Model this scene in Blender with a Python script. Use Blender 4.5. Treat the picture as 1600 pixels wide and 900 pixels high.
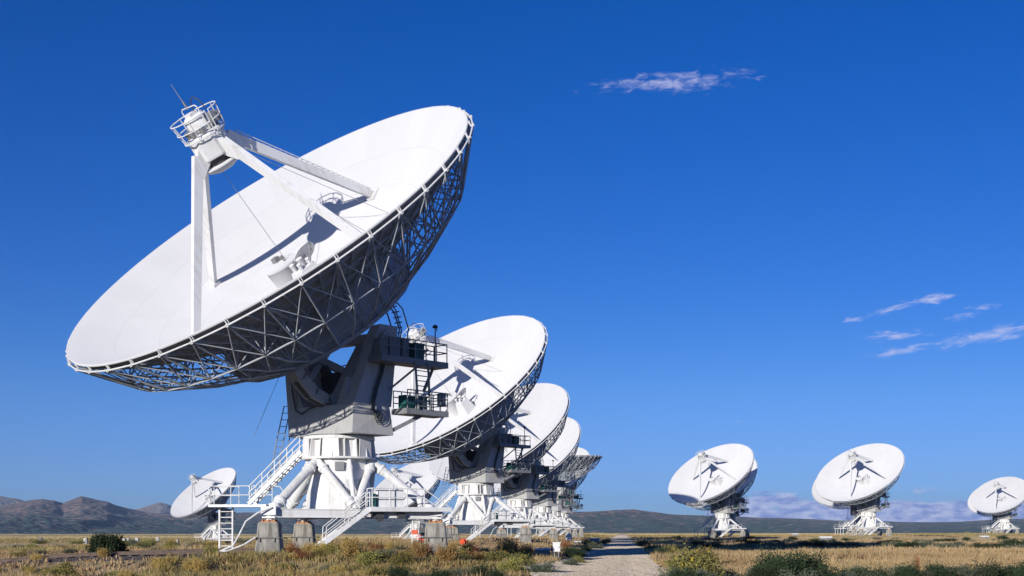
import bpy, bmesh, math, random
import numpy as np
from mathutils import Vector, Matrix

for o in list(bpy.data.objects):
    bpy.data.objects.remove(o)
random.seed(7)
rng = np.random.default_rng(11)
scene = bpy.context.scene
col = scene.collection
R = math.radians

# ------------------------------------------------------------------ camera
CAM_H = 1.7
cd = bpy.data.cameras.new('camera')
cam = bpy.data.objects.new('camera', cd)
col.objects.link(cam)
cam.location = (0, 0, CAM_H)
cam.rotation_euler = (R(90), 0, 0)
cd.sensor_width = 36.0
cd.lens = 45.0                      # 2000 px on a 1600 px wide picture
cd.shift_y = 382.0 / 1600.0         # level camera, rising front
cd.clip_start = 0.5
cd.clip_end = 60000
scene.camera = cam
scene.render.resolution_x = 1024
scene.render.resolution_y = 576

# ------------------------------------------------------------------ sun, sky, exposure
SUN_AZ, SUN_EL = 205.5, 9.6        # compass style: 0 = +Y, 90 = +X
sd = bpy.data.lights.new('sun', 'SUN')
sd.energy = 4.3
sd.angle = R(0.53)
sd.color = (1.0, 0.95, 0.87)
sun = bpy.data.objects.new('sun', sd)
col.objects.link(sun)
a, e = R(SUN_AZ), R(SUN_EL)
SUN_DIR = Vector((math.cos(e) * math.sin(a), math.cos(e) * math.cos(a), math.sin(e)))
sun.rotation_euler = SUN_DIR.to_track_quat('Z', 'Y').to_euler()
sun.location = SUN_DIR * 200

world = bpy.data.worlds.new('World')
scene.world = world
world.use_nodes = True
wn, wl = world.node_tree.nodes, world.node_tree.links
wn.clear()


class NT:
    """small helper to write node trees"""
    def __init__(s, tree):
        s.n, s.l = tree.nodes, tree.links

    def node(s, t, **kw):
        nd = s.n.new(t)
        for k, v in kw.items():
            setattr(nd, k, v)
        return nd

    def put(s, sock, v):
        if v is None:
            return
        if isinstance(v, bpy.types.NodeSocket):
            s.l.new(v, sock)
        else:
            sock.default_value = v

    def math(s, op, a, b=None, c=None, clamp=False):
        nd = s.node('ShaderNodeMath', operation=op, use_clamp=clamp)
        for i, v in enumerate((a, b, c)):
            s.put(nd.inputs[i], v)
        return nd.outputs[0]

    def mix(s, f, a, b, mode='MIX'):
        nd = s.node('ShaderNodeMix', data_type='RGBA', blend_type=mode, clamp_factor=True)
        s.put(nd.inputs[0], f)
        s.put(nd.inputs[6], a if isinstance(a, bpy.types.NodeSocket) else tuple(a) + (1,))
        s.put(nd.inputs[7], b if isinstance(b, bpy.types.NodeSocket) else tuple(b) + (1,))
        return nd.outputs[2]

    def noise(s, vec, scale, detail=4, rough=.55, dist=0.0):
        nd = s.node('ShaderNodeTexNoise')
        s.put(nd.inputs['Vector'], vec)
        nd.inputs['Scale'].default_value = scale
        nd.inputs['Detail'].default_value = detail
        nd.inputs['Roughness'].default_value = rough
        nd.inputs['Distortion'].default_value = dist
        return nd.outputs[0]

    def ramp(s, f, lo, hi, a=0.0, b=1.0):
        nd = s.node('ShaderNodeMapRange', interpolation_type='SMOOTHSTEP')
        s.put(nd.inputs[0], f)
        for i, v in enumerate((lo, hi, a, b)):
            s.put(nd.inputs[i + 1], v)
        return nd.outputs[0]


W = NT(world.node_tree)
sky = W.node('ShaderNodeTexSky', sky_type='NISHITA', sun_disc=False)
sky.sun_elevation = R(SUN_EL)
sky.sun_rotation = R(SUN_AZ)
sky.altitude = 2100
sky.air_density = 1.0
sky.dust_density = 0.0
sky.ozone_density = 3.0
tc = W.node('ShaderNodeTexCoord')
sep = W.node('ShaderNodeSeparateXYZ')
wl.new(tc.outputs['Generated'], sep.inputs[0])
dx, dy, dz = sep.outputs
az = W.math('ARCTAN2', dx, dy)
hyp = W.math('SQRT', W.math('ADD', W.math('MULTIPLY', dx, dx), W.math('MULTIPLY', dy, dy)))
elv = W.math('ARCTAN2', dz, hyp)
# polarised, saturated blue of the photograph: grade the whole sky dome alike
hsv = W.node('ShaderNodeHueSaturation')
hsv.inputs['Hue'].default_value = 0.512
hsv.inputs['Saturation'].default_value = 1.30
hsv.inputs['Value'].default_value = 1.0
wl.new(sky.outputs[0], hsv.inputs['Color'])
lowf = W.ramp(elv, R(7.0), R(.5))
grade = W.mix(lowf, (.95, .98, 1.37), (.47, .70, 1.47))
skycol = W.mix(1.0, hsv.outputs[0], grade, 'MULTIPLY')
SKY_STRENGTH = 0.081


def cloud(az0, el0, wx, wz, tilt, sx, sz, seed, lo, hi, amt):
    """soft streaky cloud patch centred at a direction of the sky"""
    a1 = W.math('SUBTRACT', az, R(az0))
    e1 = W.math('SUBTRACT', W.math('SUBTRACT', elv, R(el0)), W.math('MULTIPLY', a1, tilt))
    ma = W.math('DIVIDE', a1, R(wx))
    me = W.math('DIVIDE', e1, R(wz))
    d = W.math('SQRT', W.math('ADD', W.math('MULTIPLY', ma, ma), W.math('MULTIPLY', me, me)))
    cmb = W.node('ShaderNodeCombineXYZ')
    W.put(cmb.inputs[0], W.math('MULTIPLY', a1, sx))
    W.put(cmb.inputs[1], W.math('MULTIPLY', e1, sz))
    cmb.inputs[2].default_value = seed
    nz = W.noise(cmb.outputs[0], 1.5, 8, .62, .5)
    mask = W.math('SUBTRACT', 1.0, d)
    v = W.math('ADD', W.math('MULTIPLY', W.math('SUBTRACT', nz, .5), 3.0), mask)
    return W.math('MULTIPLY', W.ramp(v, lo, hi + .45), amt)


def pxdir(px, py):
    x, y, z = (px - 800) / 2000.0, 1.0, (832 - py) / 2000.0
    return math.degrees(math.atan2(x, y)), math.degrees(math.atan2(z, math.hypot(x, y)))


clouds = []
for (px, py, wx, wz, tilt, sx, sz, seed, lo, hi, amt) in [
        (1055, 129, 4.0, .50, .02, 55, 160, 3.1, .05, 1.1, .62),
        (1452, 468, 1.15, .30, .10, 60, 230, 8.3, .1, .85, .68),
        (1390, 484, 1.3, .20, .20, 70, 280, 12.7, .15, .95, .58),
        (1334, 499, .65, .18, .10, 80, 280, 15.2, .1, .95, .55),
        (1400, 524, 1.6, .26, .03, 60, 250, 21.4, .1, .9, .62),
        (1405, 548, 1.8, .24, .12, 55, 250, 26.9, .1, .9, .62),
        (1550, 523, 2.9, .40, .16, 50, 200, 33.3, .05, 1.1, .66),
        (1535, 480, .9, .17, .05, 80, 280, 38.1, .1, 1.0, .42),
        (1500, 495, .9, .20, .10, 80, 260, 41.1, .1, 1.0, .40),
        (1155, 659, .45, .08, .0, 90, 320, 44.1, .2, 1.0, .16),
        (262, 681, .45, .08, .0, 90, 320, 47.1, .2, 1.0, .12)]:
    A_, E_ = pxdir(px, py)
    clouds.append(cloud(A_, E_, wx, wz, tilt, sx, sz, seed, lo, hi, amt))
cm = clouds[0]
for c_ in clouds[1:]:
    cm = W.math('MAXIMUM', cm, c_)
skycol = W.mix(W.math('MULTIPLY', cm, 1.12), skycol, (6.9, 7.1, 10.0))
# low cumulus bank along the horizon to the right
cmb = W.node('ShaderNodeCombineXYZ')
W.put(cmb.inputs[0], W.math('MULTIPLY', az, 34.0))
W.put(cmb.inputs[1], W.math('MULTIPLY', elv, 95.0))
bank = W.noise(cmb.outputs[0], 1.0, 7, .58, .25)
top = W.math('SUBTRACT', W.math('MULTIPLY', W.ramp(az, R(5.0), R(11.5)), R(1.75)), elv)
top = W.math('MULTIPLY', top, 1 / R(1.0))
bv = W.math('ADD', W.math('MULTIPLY', W.math('SUBTRACT', bank, .5), 3.2), top)
bmask = W.math('MULTIPLY', W.ramp(bv, .0, .5), .85)
bshade = W.ramp(W.noise(cmb.outputs[0], 2.3, 5, .6), .35, .65)
bcol = W.mix(bshade, (2.3, 3.0, 7.8), (6.9, 7.2, 10.4))
skycol = W.mix(bmask, skycol, bcol)
bg = W.node('ShaderNodeBackground')
wl.new(skycol, bg.inputs[0])
bg.inputs[1].default_value = SKY_STRENGTH
wo = W.node('ShaderNodeOutputWorld')
wl.new(bg.outputs[0], wo.inputs[0])

vs = scene.view_settings
vs.view_transform = 'Standard'
vs.look = 'None'
vs.exposure = 0.14
vs.gamma = 1.0
vs.use_curve_mapping = False

# ------------------------------------------------------------------ materials
MATS = {}


def new_mat(name):
    m = bpy.data.materials.new(name)
    m.use_nodes = True
    t = NT(m.node_tree)
    p = m.node_tree.nodes['Principled BSDF']
    p.inputs['Diffuse Roughness'].default_value = .9 if name in ('dish_white', 'road_gravel', 'ground', 'hill_near', 'hill_far', 'concrete', 'ballast') else .4
    MATS[name] = m
    return m, t, p


def coords(t, kind='Object'):
    return t.node('ShaderNodeTexCoord').outputs[kind]


def bump(t, p, h, strength, dist):
    b = t.node('ShaderNodeBump')
    b.inputs['Strength'].default_value = strength
    b.inputs['Distance'].default_value = dist
    t.put(b.inputs['Height'], h)
    t.l.new(b.outputs[0], p.inputs['Normal'])


def paint(name, base, dirt, amount, rough=.45, rust=0.0, scale=1.0, panels=False):
    m, t, p = new_mat(name)
    co = coords(t)
    n1 = t.noise(co, .55 * scale, 5, .6)
    n2 = t.noise(co, 6 * scale, 4, .65)
    st = t.node('ShaderNodeMapping')
    st.inputs['Scale'].default_value = (3.2, 3.2, .22)
    t.l.new(co, st.inputs[0])
    streak = t.noise(st.outputs[0], 1.4 * scale, 5, .6)
    f = t.math('MULTIPLY', t.ramp(t.math('MULTIPLY', t.math('ADD', n1, streak), .5), .45, .68), amount)
    c = t.mix(f, base, dirt)
    c = t.mix(t.math('MULTIPLY', t.ramp(n2, .52, .75), amount * .35), c, [x * .8 for x in dirt])
    if rust > 0:
        r = t.ramp(t.noise(co, 1.9 * scale, 6, .7), .70, .76)
        c = t.mix(t.math('MULTIPLY', r, rust), c, (.24, .085, .03))
    oi = t.node('ShaderNodeObjectInfo')
    tone = t.ramp(oi.outputs['Random'], 0, 1, .95, 1.03)
    if panels:
        sp = t.node('ShaderNodeSeparateXYZ')
        t.l.new(co, sp.inputs[0])
        rr = t.math('SQRT', t.math('ADD', t.math('MULTIPLY', sp.outputs[0], sp.outputs[0]), t.math('MULTIPLY', sp.outputs[1], sp.outputs[1])))
        th = t.math('MULTIPLY', t.math('ARCTAN2', sp.outputs[1], sp.outputs[0]), 40 / (2 * math.pi))
        ri = t.math('MULTIPLY', rr, .48)
        cb = t.node('ShaderNodeCombineXYZ')
        t.put(cb.inputs[0], t.math('FLOOR', ri))
        t.put(cb.inputs[1], t.math('FLOOR', th))
        wn_ = t.node('ShaderNodeTexWhiteNoise')
        t.l.new(cb.outputs[0], wn_.inputs['Vector'])
        tone = t.math('MULTIPLY', tone, t.ramp(wn_.outputs[0], 0, 1, .982, 1.012))
        fr = t.math('ABSOLUTE', t.math('SUBTRACT', t.math('FRACT', ri), .5))
        ft = t.math('ABSOLUTE', t.math('SUBTRACT', t.math('FRACT', th), .5))
        seam = t.math('MAXIMUM', t.ramp(fr, .487, .494), t.ramp(t.math('MULTIPLY', t.math('SUBTRACT', .5, ft), rr), .024, .012))
        tone = t.math('MULTIPLY', tone, t.math('SUBTRACT', 1.0, t.math('MULTIPLY', seam, .10)))
    gv = t.node('ShaderNodeCombineColor')
    for k_ in range(3):
        t.put(gv.inputs[k_], tone)
    c = t.mix(1.0, c, gv.outputs[0], 'MULTIPLY')
    t.put(p.inputs['Base Color'], c)
    t.put(p.inputs['Roughness'], t.ramp(n2, .3, .7, rough - .08, rough + .12))
    bump(t, p, n2, .08, .01)
    return m


paint('white_paint', (.77, .77, .77), (.56, .54, .50), .72, .45, .5)
paint('dish_white', (.635, .635, .64), (.60, .60, .60), .5, .6, 0.0, 1.0, True)
paint('dish_back_shaded', (.33, .36, .41), (.22, .23, .25), .7, .6)  # underside shade and its blue sky fill put into the colour
paint('hub_shaded', (.40, .44, .50), (.30, .31, .33), .7, .5, .2)  # drum paint blued to stand in for sky light in its shade
paint('truss_shaded', (.44, .47, .52), (.32, .32, .32), .7, .5, .2)  # truss paint darkened and blued to carry the shade behind the dish
paint('yoke_shaded', (.47, .47, .465), (.36, .345, .32), .7, .5, .3)  # white paint darkened so the dish's shade on the yoke looks deeper
paint('dark_steel', (.06, .065, .07), (.09, .075, .06), .6, .5)
paint('grey_steel', (.25, .26, .27), (.16, .15, .14), .6, .45)
paint('green_box', (.02, .12, .11), (.03, .07, .06), .5, .5)
paint('orange_paint', (.70, .09, .025), (.42, .06, .03), .5, .5)
paint('rusty_plate', (.50, .26, .12), (.30, .12, .05), .8, .8)
paint('rail_steel', (.13, .085, .065), (.09, .055, .04), .8, .7)
paint('tie_wood', (.10, .075, .06), (.06, .045, .04), .8, .9)
paint('pale_concrete', (.62, .60, .56), (.45, .42, .37), .7, .85)

m, t, p = new_mat('concrete')
co = coords(t)
n1 = t.noise(co, 1.1, 6, .65)
n2 = t.noise(co, 14, 5, .7)
stv = t.node('ShaderNodeMapping')
stv.inputs['Scale'].default_value = (4, 4, .35)
t.l.new(co, stv.inputs[0])
n3 = t.noise(stv.outputs[0], 1.2, 5, .6)
c = t.mix(t.ramp(n1, .35, .68), (.44, .42, .375), (.25, .24, .215))
c = t.mix(t.math('MULTIPLY', t.ramp(n3, .47, .68), .8), c, (.145, .137, .122))
c = t.mix(t.math('MULTIPLY', t.ramp(n2, .55, .75), .4), c, (.2, .19, .17))
t.put(p.inputs['Base Color'], c)
p.inputs['Roughness'].default_value = .9
bump(t, p, n2, .35, .02)

# ground: dry grassland
m, t, p = new_mat('ground')
co = coords(t)
big = t.noise(co, .012, 6, .6)
mid = t.noise(co, .11, 6, .65)
fin = t.noise(co, 2.3, 6, .7)
mp = t.node('ShaderNodeMapping')
mp.inputs['Scale'].default_value = (.0016, .012, 1)
t.l.new(co, mp.inputs[0])
band = t.noise(mp.outputs[0], 1.0, 5, .6)
c = t.mix(t.ramp(mid, .32, .66), (.42, .31, .17), (.33, .25, .13))
c = t.mix(t.math('MULTIPLY', t.ramp(big, .45, .62), .8), c, (.20, .17, .08))
c = t.mix(t.math('MULTIPLY', t.ramp(band, .46, .60), .7), c, (.27, .22, .12))
c = t.mix(t.math('MULTIPLY', t.ramp(fin, .5, .75), .55), c, (.17, .13, .075))
t.put(p.inputs['Base Color'], c)
p.inputs['Roughness'].default_value = 1.0
bump(t, p, fin, 1.0, .12)

# road: pale packed gravel
m, t, p = new_mat('road_gravel')
co = coords(t)
n1 = t.noise(co, .7, 6, .65)
n2 = t.noise(co, 18, 5, .75)
mp = t.node('ShaderNodeMapping')
mp.inputs['Scale'].default_value = (1.7, .05, 1)
mp.inputs['Rotation'].default_value = (0, 0, R(4.7))
t.l.new(co, mp.inputs[0])
ruts = t.noise(mp.outputs[0], 1.0, 3, .5)
c = t.mix(t.ramp(n1, .3, .7), (.51, .43, .325), (.43, .36, .27))
c = t.mix(t.math('MULTIPLY', t.ramp(ruts, .45, .62), .5), c, (.57, .49, .385))
c = t.mix(t.math('MULTIPLY', t.ramp(n2, .58, .74), .35), c, (.24, .20, .155))
t.put(p.inputs['Base Color'], c)
p.inputs['Roughness'].default_value = 1.0
bump(t, p, n2, .8, .05)

m, t, p = new_mat('ballast')
co = coords(t)
vo = t.node('ShaderNodeTexVoronoi')
vo.inputs['Scale'].default_value = 11
t.l.new(co, vo.inputs['Vector'])
n2 = t.noise(co, 3, 5, .7)
c = t.mix(vo.outputs['Color'], (.065, .055, .055), (.16, .135, .125))
c = t.mix(t.ramp(n2, .4, .7), c, (.09, .07, .06))
t.put(p.inputs['Base Color'], c)
p.inputs['Roughness'].default_value = 1.0
bump(t, p, vo.outputs['Distance'], 1.0, .08)

# hills: dry slopes dotted with dark juniper
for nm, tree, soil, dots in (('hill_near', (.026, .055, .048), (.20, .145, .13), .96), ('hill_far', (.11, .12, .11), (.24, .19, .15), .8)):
    m, t, p = new_mat(nm)
    co = coords(t)
    n0 = t.noise(co, .0013, 6, .6)
    n1 = t.noise(co, .007, 6, .65)
    vo = t.node('ShaderNodeTexVoronoi')
    vo.inputs['Scale'].default_value = .030
    t.l.new(co, vo.inputs['Vector'])
    sp = t.node('ShaderNodeSeparateXYZ')
    t.l.new(co, sp.inputs[0])
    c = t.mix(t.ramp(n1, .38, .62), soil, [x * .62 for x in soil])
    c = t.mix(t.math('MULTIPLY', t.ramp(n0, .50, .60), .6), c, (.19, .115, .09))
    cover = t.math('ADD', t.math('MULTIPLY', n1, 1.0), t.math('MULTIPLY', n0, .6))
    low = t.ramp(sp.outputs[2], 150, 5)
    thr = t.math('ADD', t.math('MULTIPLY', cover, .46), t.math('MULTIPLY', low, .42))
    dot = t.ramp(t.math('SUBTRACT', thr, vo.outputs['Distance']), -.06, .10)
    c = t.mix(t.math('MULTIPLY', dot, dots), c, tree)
    t.put(p.inputs['Base Color'], c)
    p.inputs['Roughness'].default_value = 1.0
    bump(t, p, t.math('SUBTRACT', n1, vo.outputs['Distance']), 1.0, 12)


def leaf_mat(name, c1, c2, c3=None, trans=.25):
    m, t, p = new_mat(name)
    at = t.node('ShaderNodeAttribute', attribute_name='tint')
    oi = t.node('ShaderNodeObjectInfo')
    c = t.mix(at.outputs['Fac'], c1, c2)
    if c3:
        c = t.mix(t.ramp(at.outputs['Fac'], .80, .97), c, c3)
    h = t.node('ShaderNodeHueSaturation')
    t.put(h.inputs['Hue'], t.ramp(oi.outputs['Random'], 0, 1, .485, .515))
    t.put(h.inputs['Value'], t.ramp(oi.outputs['Random'], 0, 1, .8, 1.25))
    t.put(h.inputs['Color'], c)
    t.put(p.inputs['Base Color'], h.outputs[0])
    p.inputs['Roughness'].default_value = .85
    p.inputs['Specular IOR Level'].default_value = .15
    tr = t.node('ShaderNodeBsdfTranslucent')
    t.put(tr.inputs[0], h.outputs[0])
    mx = t.node('ShaderNodeMixShader')
    mx.inputs[0].default_value = trans
    t.l.new(p.outputs[0], mx.inputs[1])
    t.l.new(tr.outputs[0], mx.inputs[2])
    out = [n for n in t.n if n.type == 'OUTPUT_MATERIAL'][0]
    t.l.new(mx.outputs[0], out.inputs[0])
    return m


leaf_mat('grass_blades', (.44, .31, .14), (.78, .60, .32), (.50, .40, .17))
leaf_mat('grass_olive', (.27, .215, .08), (.47, .37, .165), (.42, .23, .09))
leaf_mat('leaf_sage', (.085, .105, .075), (.18, .195, .13))
leaf_mat('leaf_rabbit', (.17, .165, .055), (.35, .305, .10), (.60, .46, .05))
leaf_mat('leaf_dark', (.022, .042, .022), (.06, .085, .04))
leaf_mat('leaf_red', (.24, .095, .045), (.42, .17, .08))
leaf_mat('leaf_gold', (.32, .21, .07), (.54, .37, .13))
leaf_mat('twig', (.10, .08, .055), (.17, .14, .10))

# ------------------------------------------------------------------ mesh helpers


class MB:
    def __init__(s):
        s.v, s.f, s.smooth = [], [], []

    def add(s, vs_, fs, smooth=False):
        b = len(s.v)
        s.v += [tuple(x) for x in vs_]
        for q in fs:
            s.f.append(tuple(i + b for i in q))
            s.smooth.append(smooth)

    def hexa(s, p):
        """8 corners: bottom ring 0-3, top ring 4-7"""
        s.add(p, [(3, 2, 1, 0), (4, 5, 6, 7), (0, 1, 5, 4), (1, 2, 6, 5), (2, 3, 7, 6), (3, 0, 4, 7)])

    def box(s, c, size, ax=None):
        c = Vector(c)
        X, Y, Z = ax or (Vector((1, 0, 0)), Vector((0, 1, 0)), Vector((0, 0, 1)))
        hx, hy, hz = [q / 2 for q in size]
        P = []
        for z in (-hz, hz):
            for (x, y) in ((-hx, -hy), (hx, -hy), (hx, hy), (-hx, hy)):
                P.append(c + X * x + Y * y + Z * z)
        s.hexa(P)

    def beam(s, p0, p1, w, h, up=(0, 0, 1), w1=None, h1=None):
        p0, p1 = Vector(p0), Vector(p1)
        d = (p1 - p0).normalized()
        up = Vector(up)
        x = d.cross(up)
        if x.length < 1e-4:
            x = d.cross(Vector((1, 0, 0)))
        x.normalize()
        y = x.cross(d)
        w1 = w if w1 is None else w1
        h1 = h if h1 is None else h1
        P = []
        for (q, ww, hh) in ((p0, w, h), (p1, w1, h1)):
            for (i, j) in ((-1, -1), (1, -1), (1, 1), (-1, 1)):
                P.append(q + x * (i * ww / 2) + y * (j * hh / 2))
        s.hexa(P)

    def tube(s, p0, p1, r0, r1=None, n=6, caps=True):
        p0, p1 = Vector(p0), Vector(p1)
        r1 = r0 if r1 is None else r1
        d = p1 - p0
        if d.length < 1e-6:
            return
        d.normalize()
        x = d.orthogonal().normalized()
        y = d.cross(x)
        P = []
        for (q, r) in ((p0, r0), (p1, r1)):
            for k in range(n):
                t_ = 2 * math.pi * k / n
                P.append(q + x * (r * math.cos(t_)) + y * (r * math.sin(t_)))
        F = [(k, (k + 1) % n, n + (k + 1) % n, n + k) for k in range(n)]
        s.add(P, F, True)
        if caps:
            s.add(P[:n], [tuple(range(n - 1, -1, -1))])
            s.add(P[n:], [tuple(range(n))])

    def path(s, pts, r, n=6):
        for i in range(len(pts) - 1):
            s.tube(pts[i], pts[i + 1], r, r, n)

    def lathe(s, prof, n, c=(0, 0, 0), ax=None, smooth=True, start=0.0, cap0=False, cap1=False):
        c = Vector(c)
        X, Y, Z = ax or (Vector((1, 0, 0)), Vector((0, 1, 0)), Vector((0, 0, 1)))
        P = []
        for (r, h) in prof:
            for k in range(n):
                t_ = start + 2 * math.pi * k / n
                P.append(c + X * (r * math.cos(t_)) + Y * (r * math.sin(t_)) + Z * h)
        F = []
        for i in range(len(prof) - 1):
            for k in range(n):
                k2 = (k + 1) % n
                F.append((i * n + k, i * n + k2, (i + 1) * n + k2, (i + 1) * n + k))
        s.add(P, F, smooth)
        if cap0:
            s.add(P[:n], [tuple(range(n - 1, -1, -1))])
        if cap1:
            s.add(P[-n:], [tuple(range(n))])

    def prism(s, poly, fn, w0, w1):
        """poly: list of 2-D points, fn(w, a, b) -> 3-D point, extruded from w0 to w1"""
        n = len(poly)
        P = [fn(w0, *q) for q in poly] + [fn(w1, *q) for q in poly]
        F = [tuple(range(n - 1, -1, -1)), tuple(range(n, 2 * n))]
        F += [(k, (k + 1) % n, n + (k + 1) % n, n + k) for k in range(n)]
        s.add(P, F)

    def mesh(s, name, mat):
        me = bpy.data.meshes.new(name)
        me.from_pydata(s.v, [], s.f)
        me.polygons.foreach_set('use_smooth', s.smooth)
        me.update()
        bm = bmesh.new()
        bm.from_mesh(me)
        bmesh.ops.recalc_face_normals(bm, faces=bm.faces)
        bm.to_mesh(me)
        bm.free()
        me.materials.append(MATS[mat])
        return me

    def build(s, name, mat, parent=None, matrix=None):
        o = bpy.data.objects.new(name, s.mesh(name, mat))
        col.objects.link(o)
        o.parent = parent
        if matrix is not None:
            o.matrix_local = matrix
        return o


def linked(name, me, parent=None, matrix=None):
    o = bpy.data.objects.new(name, me)
    col.objects.link(o)
    o.parent = parent
    if matrix is not None:
        o.matrix_local = matrix
    return o


def tag(o, label=None, cat=None, group=None, kind=None):
    if label:
        o['label'] = label
    if cat:
        o['category'] = cat
    if group:
        o['group'] = group
    if kind:
        o['kind'] = kind
    return o


def empty(name, loc=(0, 0, 0)):
    o = bpy.data.objects.new(name, None)
    col.objects.link(o)
    o.location = loc
    o.empty_display_size = .5
    return o


def copy_tree(o, parent=None, depth=0, skip=()):
    c = o.copy()
    col.objects.link(c)
    c.parent = parent
    for ch in list(o.children):
        if ch.name.split('.')[0] in skip:
            continue
        copy_tree(ch, c, depth + 1, skip)
    return c


# ------------------------------------------------------------------ terrain


def sstep(x):
    x = np.clip(x, 0, 1)
    return x * x * (3 - 2 * x)


def row_x(y):
    return -9.96 + (np.asarray(y) - 73.8) * .0745


BUMPS = [(97, 358, 1.05, 25), (220, 578, 1.4, 50), (57, 357, .3, 20)]


def terrain(x, y):
    x, y = np.asarray(x, float), np.asarray(y, float)
    z = -.30 + .85 * np.exp(-(np.abs(x - row_x(y) + 3) / 12.5) ** 4) * sstep((y - 57.5) / 6.5)
    z = z - 2.2 * sstep((row_x(y) - x - 14) / 34) * sstep((y - 110) / 230)
    for (bx, by, h, w) in BUMPS:
        z = z + h * np.exp(-((x - bx) ** 2 + (y - by) ** 2) / (2 * w * w))
    und = .10 * np.sin(x * .071 + 1.3) * np.sin(y * .053 + .4) + .05 * np.sin(x * .19 + y * .13)
    near = np.exp(-((x - road_x(y)) / 9.0) ** 2)
    z = z + und * (1 - near) * np.clip(np.abs(y) / 60, 0, 1) * np.exp(-np.abs(x - row_x(y)) / 400)
    return z


def road_x(y):
    return 4.65 + (np.asarray(y) - 65) * .087


def px_to_ground(px, py):
    """ground point seen at a pixel of the 1600 x 900 picture"""
    y = 60.0
    for _ in range(30):
        x = (px - 800) / 2000.0 * y
        z = float(terrain(x, y))
        y = max(20., min(3000., .5 * y + .5 * (CAM_H - z) * 2000.0 / max(py - 832, .8)))
    x = (px - 800) / 2000.0 * y
    return x, y, float(terrain(x, y))


def numpy_mesh(name, V, F, mat, smooth=True, tint=None, parent=None):
    me = bpy.data.meshes.new(name)
    V = np.asarray(V, np.float32)
    F = np.asarray(F, np.int32)
    k = F.shape[1]
    me.vertices.add(len(V))
    me.vertices.foreach_set('co', V.ravel())
    me.loops.add(F.size)
    me.loops.foreach_set('vertex_index', F.ravel())
    me.polygons.add(len(F))
    me.polygons.foreach_set('loop_start', np.arange(len(F), dtype=np.int32) * k)
    me.polygons.foreach_set('use_smooth', np.full(len(F), smooth, dtype=bool))
    me.update(calc_edges=True)
    if tint is not None:
        at = me.attributes.new('tint', 'FLOAT', 'POINT')
        at.data.foreach_set('value', np.asarray(tint, np.float32))
    me.materials.append(MATS[mat])
    return me


def grid_faces(nr, nc):
    i = np.arange(nr - 1)[:, None] * nc + np.arange(nc - 1)[None]
    i = i.ravel()
    return np.stack([i, i + 1, i + nc + 1, i + nc], 1)


ys = np.concatenate([np.arange(-120, 30, 10), np.arange(30, 160, 2.0), np.arange(160, 640, 8), np.geomspace(640, 15000, 60)])
xs = np.concatenate([-np.geomspace(9000, 160, 45), np.arange(-156, 157, 3.0), np.geomspace(160, 9000, 45)])
GX, GY = np.meshgrid(xs, ys)
GZ = terrain(GX, GY)
GZ = np.where(np.hypot(GX, GY) > 3000, np.minimum(GZ, -.30), GZ)
g = linked('ground', numpy_mesh('ground', np.stack([GX.ravel(), GY.ravel(), GZ.ravel()], 1), grid_faces(len(ys), len(xs)), 'ground'))
tag(g, 'dry grassland plain reaching to the hills', kind='structure')

# dirt road: rough washboard gravel with real relief near the camera


def road_strip(name, y0, y1, dy_, ncross, rough):
    ry = np.arange(y0, y1 + dy_ * .5, dy_)
    q = np.linspace(-1, 1, ncross)
    YY, QQ = np.meshgrid(ry, q, indexing='ij')
    hw = 3.3 + .16 * np.sin(YY * .31) + .12 * np.sin(YY * .83 + 1)
    extra = np.where(QQ < 0, 1.7 * np.exp(-((YY - 70) / 6.0) ** 2), 0)
    XX = road_x(YY) + QQ * (hw + extra)
    ZZ = terrain(XX, YY) + .055
    r_ = np.random.default_rng(5)
    ZZ = ZZ + rough * r_.uniform(-1, 1, ZZ.shape) - .035 * np.exp(-((np.abs(QQ) - .42) / .13) ** 2)
    ZZ = np.where(np.abs(QQ) > .985, ZZ - .12, ZZ)
    return numpy_mesh(name, np.stack([XX.ravel(), YY.ravel(), ZZ.ravel()], 1), grid_faces(len(ry), ncross), 'road_gravel', smooth=False)


rd = linked('dirt_road', road_strip('dirt_road', 44.0, 180.0, .085, 84, .034))
tag(rd, 'pale gravel road running straight to the hills', kind='structure')
for (a0, a1) in ((6.0, 44.0), (180.0, 900.0)):
    rd2 = linked('road_end', road_strip('road_end', a0, a1, 1.0 if a1 < 100 else 4.0, 12, .01 if a1 < 100 else .0), rd)

# hills


def fbm(x, y, seed, octv=5, rough=.5):
    r = np.random.default_rng(seed)
    out, amp = 0, 1.0
    for k in range(octv):
        for _ in range(3):
            th = r.uniform(0, 2 * math.pi)
            ph = r.uniform(0, 2 * math.pi)
            f = 2.0 ** k * r.uniform(.75, 1.3)
            out = out + amp * np.sin((x * math.cos(th) + y * math.sin(th)) * f + ph) / 3
        amp *= rough
    return out


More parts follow.
